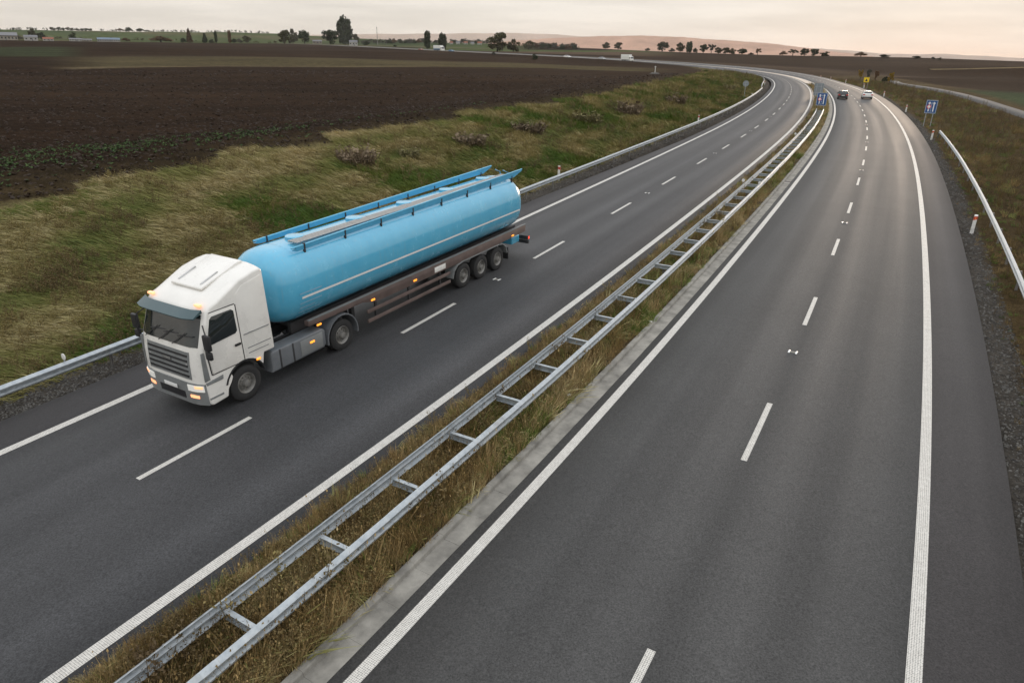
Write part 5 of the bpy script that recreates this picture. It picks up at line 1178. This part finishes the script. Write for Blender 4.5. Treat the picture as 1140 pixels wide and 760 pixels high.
def scatter(name, srcs, P, tint, scale, rot, idx, collname):
    """one object: points carry size, turn, tint and which tuft; instances are made by a node group"""
    c = bpy.data.collections.new(collname)
    for i, (me, mt) in enumerate(srcs):
        me.materials.append(mt); o = bpy.data.objects.new(f'{collname}_{i:02d}', me); c.objects.link(o)
    me = bpy.data.meshes.new(name); n = len(P); me.vertices.add(n); me.vertices.foreach_set('co', np.asarray(P, np.float32).ravel())
    for nm, ty, arr in (('tint', 'FLOAT', tint), ('size', 'FLOAT', scale), ('pick', 'INT', idx)):
        a = me.attributes.new(nm, ty, 'POINT'); a.data.foreach_set('value', np.asarray(arr, np.int32 if ty == 'INT' else np.float32))
    a = me.attributes.new('turn', 'FLOAT_VECTOR', 'POINT'); a.data.foreach_set('vector', np.asarray(rot, np.float32).ravel())
    o = bpy.data.objects.new(name, me); COL.objects.link(o); o['kind'] = 'stuff'
    ng = bpy.data.node_groups.new(name, 'GeometryNodeTree'); ng.interface.new_socket('Geometry', in_out='INPUT', socket_type='NodeSocketGeometry'); ng.interface.new_socket('Geometry', in_out='OUTPUT', socket_type='NodeSocketGeometry')
    N = ng.nodes; L = ng.links.new; gi = N.new('NodeGroupInput'); go = N.new('NodeGroupOutput'); ip = N.new('GeometryNodeInstanceOnPoints'); ci = N.new('GeometryNodeCollectionInfo')
    ci.inputs['Collection'].default_value = c; ci.inputs['Separate Children'].default_value = True; ci.inputs['Reset Children'].default_value = True
    def attr(nm, ty): a = N.new('GeometryNodeInputNamedAttribute'); a.data_type = ty; a.inputs[0].default_value = nm; return [s for s in a.outputs if s.enabled][0]
    L(gi.outputs[0], ip.inputs['Points']); L(ci.outputs[0], ip.inputs['Instance']); ip.inputs['Pick Instance'].default_value = True
    L(attr('pick', 'INT'), ip.inputs['Instance Index']); L(attr('turn', 'FLOAT_VECTOR'), ip.inputs['Rotation']); L(attr('size', 'FLOAT'), ip.inputs['Scale']); L(ip.outputs[0], go.inputs[0])
    md = o.modifiers.new('scatter', 'NODES'); md.node_group = ng
    return o
def nz2(x, y, sc_, seed, n=6):
    g = np.random.default_rng(seed); o = np.zeros_like(x)
    for k in range(n):
        a = g.random()*6.28; f = (.5+1.3*g.random())/sc_*6.28; p = g.random()*6.28; o += np.sin((x*np.cos(a)+y*np.sin(a))*f+p+1.4*np.sin((x*np.sin(a)-y*np.cos(a))*f*.6+2*p))
    return np.clip(.5+o/n*1.1, 0, 1)
def band_points(n, s0, s1, o0, o1, near=1.0, power=1.3):
    """points with more of them near the camera"""
    t = rng.random(n); e = 1-power; s = (s0**e+t*(s1**e-s0**e))**(1/e) if abs(e) > 1e-6 else s0*(s1/s0)**t
    return s, o0+(o1-o0)*rng.random(n)
def on_ground(s, o):
    x, y, h = road_xy(s, o); return x, y, terr(x, y), h
GR = {'bank': grass_mat('bank_grass', [(.095, .125, .030), (.205, .205, .062), (.345, .30, .135), (.52, .44, .25)]),
      'dry': grass_mat('dry_grass', [(.13, .092, .036), (.25, .17, .068), (.39, .28, .13), (.52, .42, .24)]),
      'green': grass_mat('green_grass', [(.065, .12, .020), (.115, .17, .032), (.20, .22, .058)]),
      'weed': grass_mat('weed_heads', [(.10, .068, .035), (.17, .125, .055), (.24, .20, .075)]),
      'sprout': grass_mat('crop_sprout', [(.028, .058, .014), (.05, .088, .02)])}
T_LONG = [(tuft(i, 30, .72, .30, 1.0, .013, .7, fan=.45), GR['bank']) for i in range(4)]
T_GREEN = [(tuft(20+i, 30, .58, .28, .85, .013, .6, fan=.5), GR['green']) for i in range(2)]
T_DRY = [(tuft(40+i, 26, .56, .15, .12, .007, .5, heads=.35, fan=.45), GR['dry']) for i in range(4)]
T_WEED = [(weed(60+i), GR['weed']) for i in range(3)]
# left bank: long grass laid over by the wind, in streaks of green and straw
def left_bank():
    s, o = band_points(46000, 6, 330, -36.0, -18.6, power=1.15)
    edge = -34.2+1.8*(nz2(s, o*0, 14, 4)-.5)*2
    keep = (o > edge)&((o < -19.4)|(rng.random(len(s)) < .25)); s, o = s[keep], o[keep]
    x, y, z, h = on_ground(s, o); streak = nz2(s*.55+o*.5, o*1.0-s*.1, 5.0, 11); big = nz2(s, o, 26, 12); top = np.clip((-o-29)/5, 0, 1)
    tint = np.clip(.18+.66*streak+.42*(rng.random(len(s))-.5)+.24*top+.15*(big-.5)-.0006*s, 0, 1)
    lush = (nz2(s, o, 17, 15)+.35*(rng.random(len(s))-.5)) > .72
    pick = np.where(lush, 4+rng.integers(0, 2, len(s)), rng.integers(0, 4, len(s)))
    wd_ = (rng.random(len(s)) < .03+.16*(nz2(s, o, 9, 19) > .60)+.22*(o > -27)*(s < 26)*(nz2(s, o, 6, 22) > .45)); pick = np.where(wd_, 10+rng.integers(0, 3, len(s)), pick)
    size = (.55+.55*rng.random(len(s)))*np.interp(s, [8, 40, 120, 330], [.85, 1.05, 1.55, 2.1])*np.where(wd_, 1.1, 1)
    rot = np.stack([(rng.random(len(s))-.5)*.4, (rng.random(len(s))-.5)*.4, h+math.pi*.93+(rng.random(len(s))-.5)*1.0+.9*(streak-.5)], 1)
    return np.stack([x, y, z-.02], 1), tint, size, rot, pick
SRC = T_LONG+T_GREEN+T_DRY+T_WEED
a = left_bank(); scatter('bank_grass', SRC, a[0], a[1], a[2], a[3], a[4], 'bank_tuft')
def median_grass():
    s, o = band_points(23000, 2.5, 225, -7.5, -4.98, power=1.45)
    prob = np.interp(o, [-7.5, -7.2, -6.9, -5.6, -5.2, -4.98], [.16, .55, .9, .85, 1, .45])*(.35+.9*nz2(s, o*4, 5, 33)); k = rng.random(len(s)) < prob; s, o = s[k], o[k]
    x, y, h = road_xy(s, o); z = road_z(s, o)+.02; n1 = nz2(s, o*3, 7, 34); n2 = nz2(s*1.0, o*2, 16, 35)
    green = (n2 > .52)&(rng.random(len(s)) < .55)&(o > -6.6)|(rng.random(len(s)) < .08); wd_ = (rng.random(len(s)) < np.where(o < -6.0, .16, .05))
    pick = np.where(green, 4+rng.integers(0, 2, len(s)), 6+rng.integers(0, 4, len(s))); pick = np.where(wd_, 10+rng.integers(0, 3, len(s)), pick)
    pick = np.where((rng.random(len(s)) < .16)&~wd_, rng.integers(0, 4, len(s)), pick)
    tint = np.clip(.22+.6*n1+.35*(rng.random(len(s))-.5)+np.where(o < -6.2, -.05, .06), 0, 1)
    size = (.45+.5*rng.random(len(s)))*np.interp(o, [-7.5, -7.0, -6.5, -5.6, -5.2, -5.0], [.5, .85, 1.1, 1.2, 1.15, .8])*np.interp(s, [4, 40, 225], [1.0, 1.1, 1.7])*np.where(rng.random(len(s)) < .07, 1.55, 1.)
    rot = np.stack([(rng.random(len(s))-.5)*.35, (rng.random(len(s))-.5)*.35, rng.random(len(s))*6.28], 1)
    return np.stack([x, y, z], 1), tint, size, rot, pick
a = median_grass(); scatter('median_grass', [(m.copy(), t) for m, t in [(m_.copy() if False else m_, t_) for m_, t_ in SRC]] if False else [(tuft(140+i, 34, .52, .22, .7, .009, .7), GR['bank']) for i in range(4)]+[(tuft(120+i, 34, .44, .18, .3, .008, .6), GR['green']) for i in range(2)]+[(tuft(150+i, 24, .56, .13, .15, .0055, .5, heads=.4, fan=.5), GR['dry']) for i in range(4)]+[(weed(160+i), GR['weed']) for i in range(3)], *a, 'median_tuft')
def right_verge():
    s, o = band_points(17000, 14, 300, 6.0, 22.0, power=1.25)
    prob = np.interp(o, [6, 6.4, 6.9, 9, 26], [.03, .22, .85, .9, .7])*(.3+.9*nz2(s, o, 9, 53)); k = rng.random(len(s)) < prob; s, o = s[k], o[k]
    x, y, z, h = on_ground(s, o); n1 = nz2(s, o, 11, 54)
    pick = np.where(rng.random(len(s)) < .30, 10+rng.integers(0, 3, len(s)), np.where(rng.random(len(s)) < .28, rng.integers(0, 4, len(s)), 6+rng.integers(0, 4, len(s))))
    pick = np.where((rng.random(len(s)) < .14)&(o < 9), 4+rng.integers(0, 2, len(s)), pick)
    tint = np.clip(-.25+.55*n1+.3*(rng.random(len(s))-.5)+np.where(o < 8.5, .12, -.05), 0, .8)
    size = (.5+.6*rng.random(len(s)))*np.interp(s, [14, 60, 300], [.8, 1.1, 1.9])*np.interp(o, [6, 7.5, 10], [.45, .8, 1.1])
    rot = np.stack([(rng.random(len(s))-.5)*.4, (rng.random(len(s))-.5)*.4, rng.random(len(s))*6.28], 1)
    return np.stack([x, y, z-.02], 1), tint, size, rot, pick
a = right_verge(); scatter('verge_grass', [(tuft(240+i, 30, .50, .24, .5, .011, .7), GR['bank']) for i in range(4)]+[(tuft(220+i, 30, .40, .22, .4, .011, .6), GR['green']) for i in range(2)]+[(tuft(250+i, 24, .56, .16, .15, .007, .5, heads=.3), GR['dry']) for i in range(4)]+[(weed(260+i, .7), GR['weed']) for i in range(3)], *a, 'verge_tuft')
# young crop in rows at the near edge of the ploughed field
def sprouts():
    n = 12500; s = 8+72*rng.random(n); o = -36-26*rng.random(n)
    o = np.round(o/.75)*.75+(rng.random(n)-.5)*.22
    cen = np.interp(s, [8, 22, 42, 60, 80], [-54, -51, -44.5, -43, -40]); wd_ = np.interp(s, [8, 22, 42, 60, 80], [10, 9, 4.6, 3, 2])
    k = rng.random(n) < np.exp(-((o-cen)/wd_)**2)*(.25+.9*nz2(s, o, 8, 71))*np.interp(s, [8, 40, 50, 80], [.9, .75, .12, .03]); s, o = s[k], o[k]
    x, y, z, h = on_ground(s, o); m = len(s)
    return np.stack([x, y, z+.03], 1), rng.random(m), .55+.55*rng.random(m), np.stack([np.zeros(m), np.zeros(m), rng.random(m)*6.28], 1), rng.integers(0, 3, m)
a = sprouts(); scatter('crop_sprouts', [(sprout(80+i), GR['sprout']) for i in range(3)], *a, 'sprout_plant')
# clods turned up by the plough, loose stones on the shoulders
def lump(seed, flat):
    r = np.random.default_rng(seed); bm = bmesh.new(); bmesh.ops.create_icosphere(bm, subdivisions=1, radius=1)
    for v in bm.verts: v.co = Vector((v.co.x*(.7+.6*r.random()), v.co.y*(.7+.6*r.random()), v.co.z*flat*(.7+.6*r.random())))
    me = bpy.data.meshes.new('lump'); bm.to_mesh(me); bm.free(); return me
def clod_mat(name, a, b):
    return grass_mat(name, [a, b], .15)
M['clod'] = clod_mat('soil_clod', (.015, .0082, .0042), (.030, .0175, .0095)); M['pebble'] = clod_mat('pebble', (.035, .032, .03), (.12, .115, .105))
def clods():
    n = 20000; r = 34*(206/34)**rng.random(n); az = np.radians(-44+66*rng.random(n)); x, y = r*np.sin(az), r*np.cos(az); s, o = road_so(x, y); k = (o < -34)&(o > -330); x, y, r = x[k], y[k], r[k]
    m = len(x); z = terr(x, y)
    return np.stack([x, y, z], 1), rng.random(m), (.05+.11*rng.random(m)**2)*np.interp(r, [34, 170, 330], [.9, 2.2, 3.0]), rng.random((m, 3))*6.28*np.array([.1, .1, 1]), rng.integers(0, 3, m)
a = clods(); scatter('soil_clods', [(lump(90+i, .6), M['clod']) for i in range(3)], *a, 'clod')
def pebbles():
    n = 15000; s, o = band_points(n, 8, 120, 0, 1, power=1.5); left = rng.random(n) < .55
    o = np.where(left, -17.45-1.5*o, 5.72+1.0*o); x, y, z, h = on_ground(s, o); m = n
    return np.stack([x, y, z+.0], 1), rng.random(m), (.014+.032*rng.random(m)**2)*np.interp(s, [8, 120], [1, 2.6]), rng.random((m, 3))*6.28, rng.integers(0, 3, m)
a = pebbles(); scatter('shoulder_stones', [(lump(95+i, .7), M['pebble']) for i in range(3)], *a, 'stone')
# ---------------------------------------------------------------- dry shrubs along the top of the bank
def shrub_mesh(seed, n=300):
    r = np.random.default_rng(seed); V = []; F = []
    for k in range(n):
        a = r.random()*6.28; q = .5*math.sqrt(r.random()); b = np.array([q*.6*math.cos(a), q*.6*math.sin(a), 0]); d = np.array([math.cos(a)*.5*r.random(), math.sin(a)*.5*r.random(), 1]); hh = (.45+.55*r.random())*(1-.5*q)
        s = np.cross(d, r.normal(size=3)); s /= np.linalg.norm(s); s *= .010; t = b+d*hh; m_ = b+d*hh*.5+r.normal(size=3)*.04; i = len(V); V += [b-s, b+s, m_+s, m_-s, t]; F += [(i, i+1, i+2, i+3), (i+3, i+2, i+4)]
        for w in range(1):
            p = b+d*hh*(.4+.6*r.random()); u = r.normal(size=3)*.035; v = r.normal(size=3)*.03; i = len(V); V += [p-u, p+v, p+u, p-v]; F.append((i, i+1, i+2, i+3))
    return mesh('twigs', V, F)
M['twig'] = leaf_mat('dry_twig', (.155, .118, .078), .4); M['twig2'] = leaf_mat('olive_twig', (.13, .115, .055), .4)
SHRUBS = [shrub_mesh(300+i) for i in range(3)]; G = 'dry shrubs along the top of the grass bank'
SHL = [(398, 184, 50, 26, 'twig', 'large brown twiggy shrub on the grass bank above the tanker front'), (455, 176, 30, 14, 'twig2', 'small olive shrub right of the large brown one'),
       (524, 163, 40, 18, 'twig', 'brown twiggy shrub, leftmost of the thicket above the tank rear'), (590, 150, 40, 19, 'twig2', 'olive twiggy shrub in the middle of the bank thicket'),
       (655, 138, 34, 17, 'twig', 'brown twiggy shrub where the grass bank starts to narrow'), (700, 129, 32, 19, 'twig', 'tall brown shrub just right of where the bank narrows'),
       (752, 117, 24, 14, 'twig', 'brown twiggy shrub at the right end of the bank thicket'), (812, 101, 14, 8, 'twig2', 'low olive shrub just left of the round grey sign')]
for i, (px, py, w, h, m, lab) in enumerate(SHL):
    x, y, z = hit(px, py); D = math.hypot(x, y); t = empty('dry_shrub', (x, y, z-.05), random.random()*6, lab, 'shrub', G)
    t.scale = (w*D/F_PX, w*D/F_PX, h*D/F_PX); link('twigs', SHRUBS[i % 3], M[m], t)

# ---------------------------------------------------------------- haze
def build_haze():
    v = [(x, y, z) for z in (-75, HAZE_TOP) for x, y in ((-9300, -9300), (9300, -9300), (9300, 9300), (-9300, 9300))]
    o = link('haze', mesh('haze', v, [(0,3,2,1),(4,5,6,7),(0,1,5,4),(1,2,6,5),(2,3,7,6),(3,0,4,7)])); o['kind'] = 'stuff'
    m = bpy.data.materials.new('haze'); m.use_nodes = True; N = m.node_tree.nodes; N.clear()
    out = N.new('ShaderNodeOutputMaterial'); vol = N.new('ShaderNodeVolumePrincipled')
    vol.inputs['Color'].default_value = (.96, .94, .92, 1); vol.inputs['Density'].default_value = HAZE_D; vol.inputs['Anisotropy'].default_value = .25
    m.node_tree.links.new(vol.outputs[0], out.inputs['Volume']); o.data.materials.append(m)
HAZE_TOP = 260.; HAZE_D = 3.6e-5
build_haze()
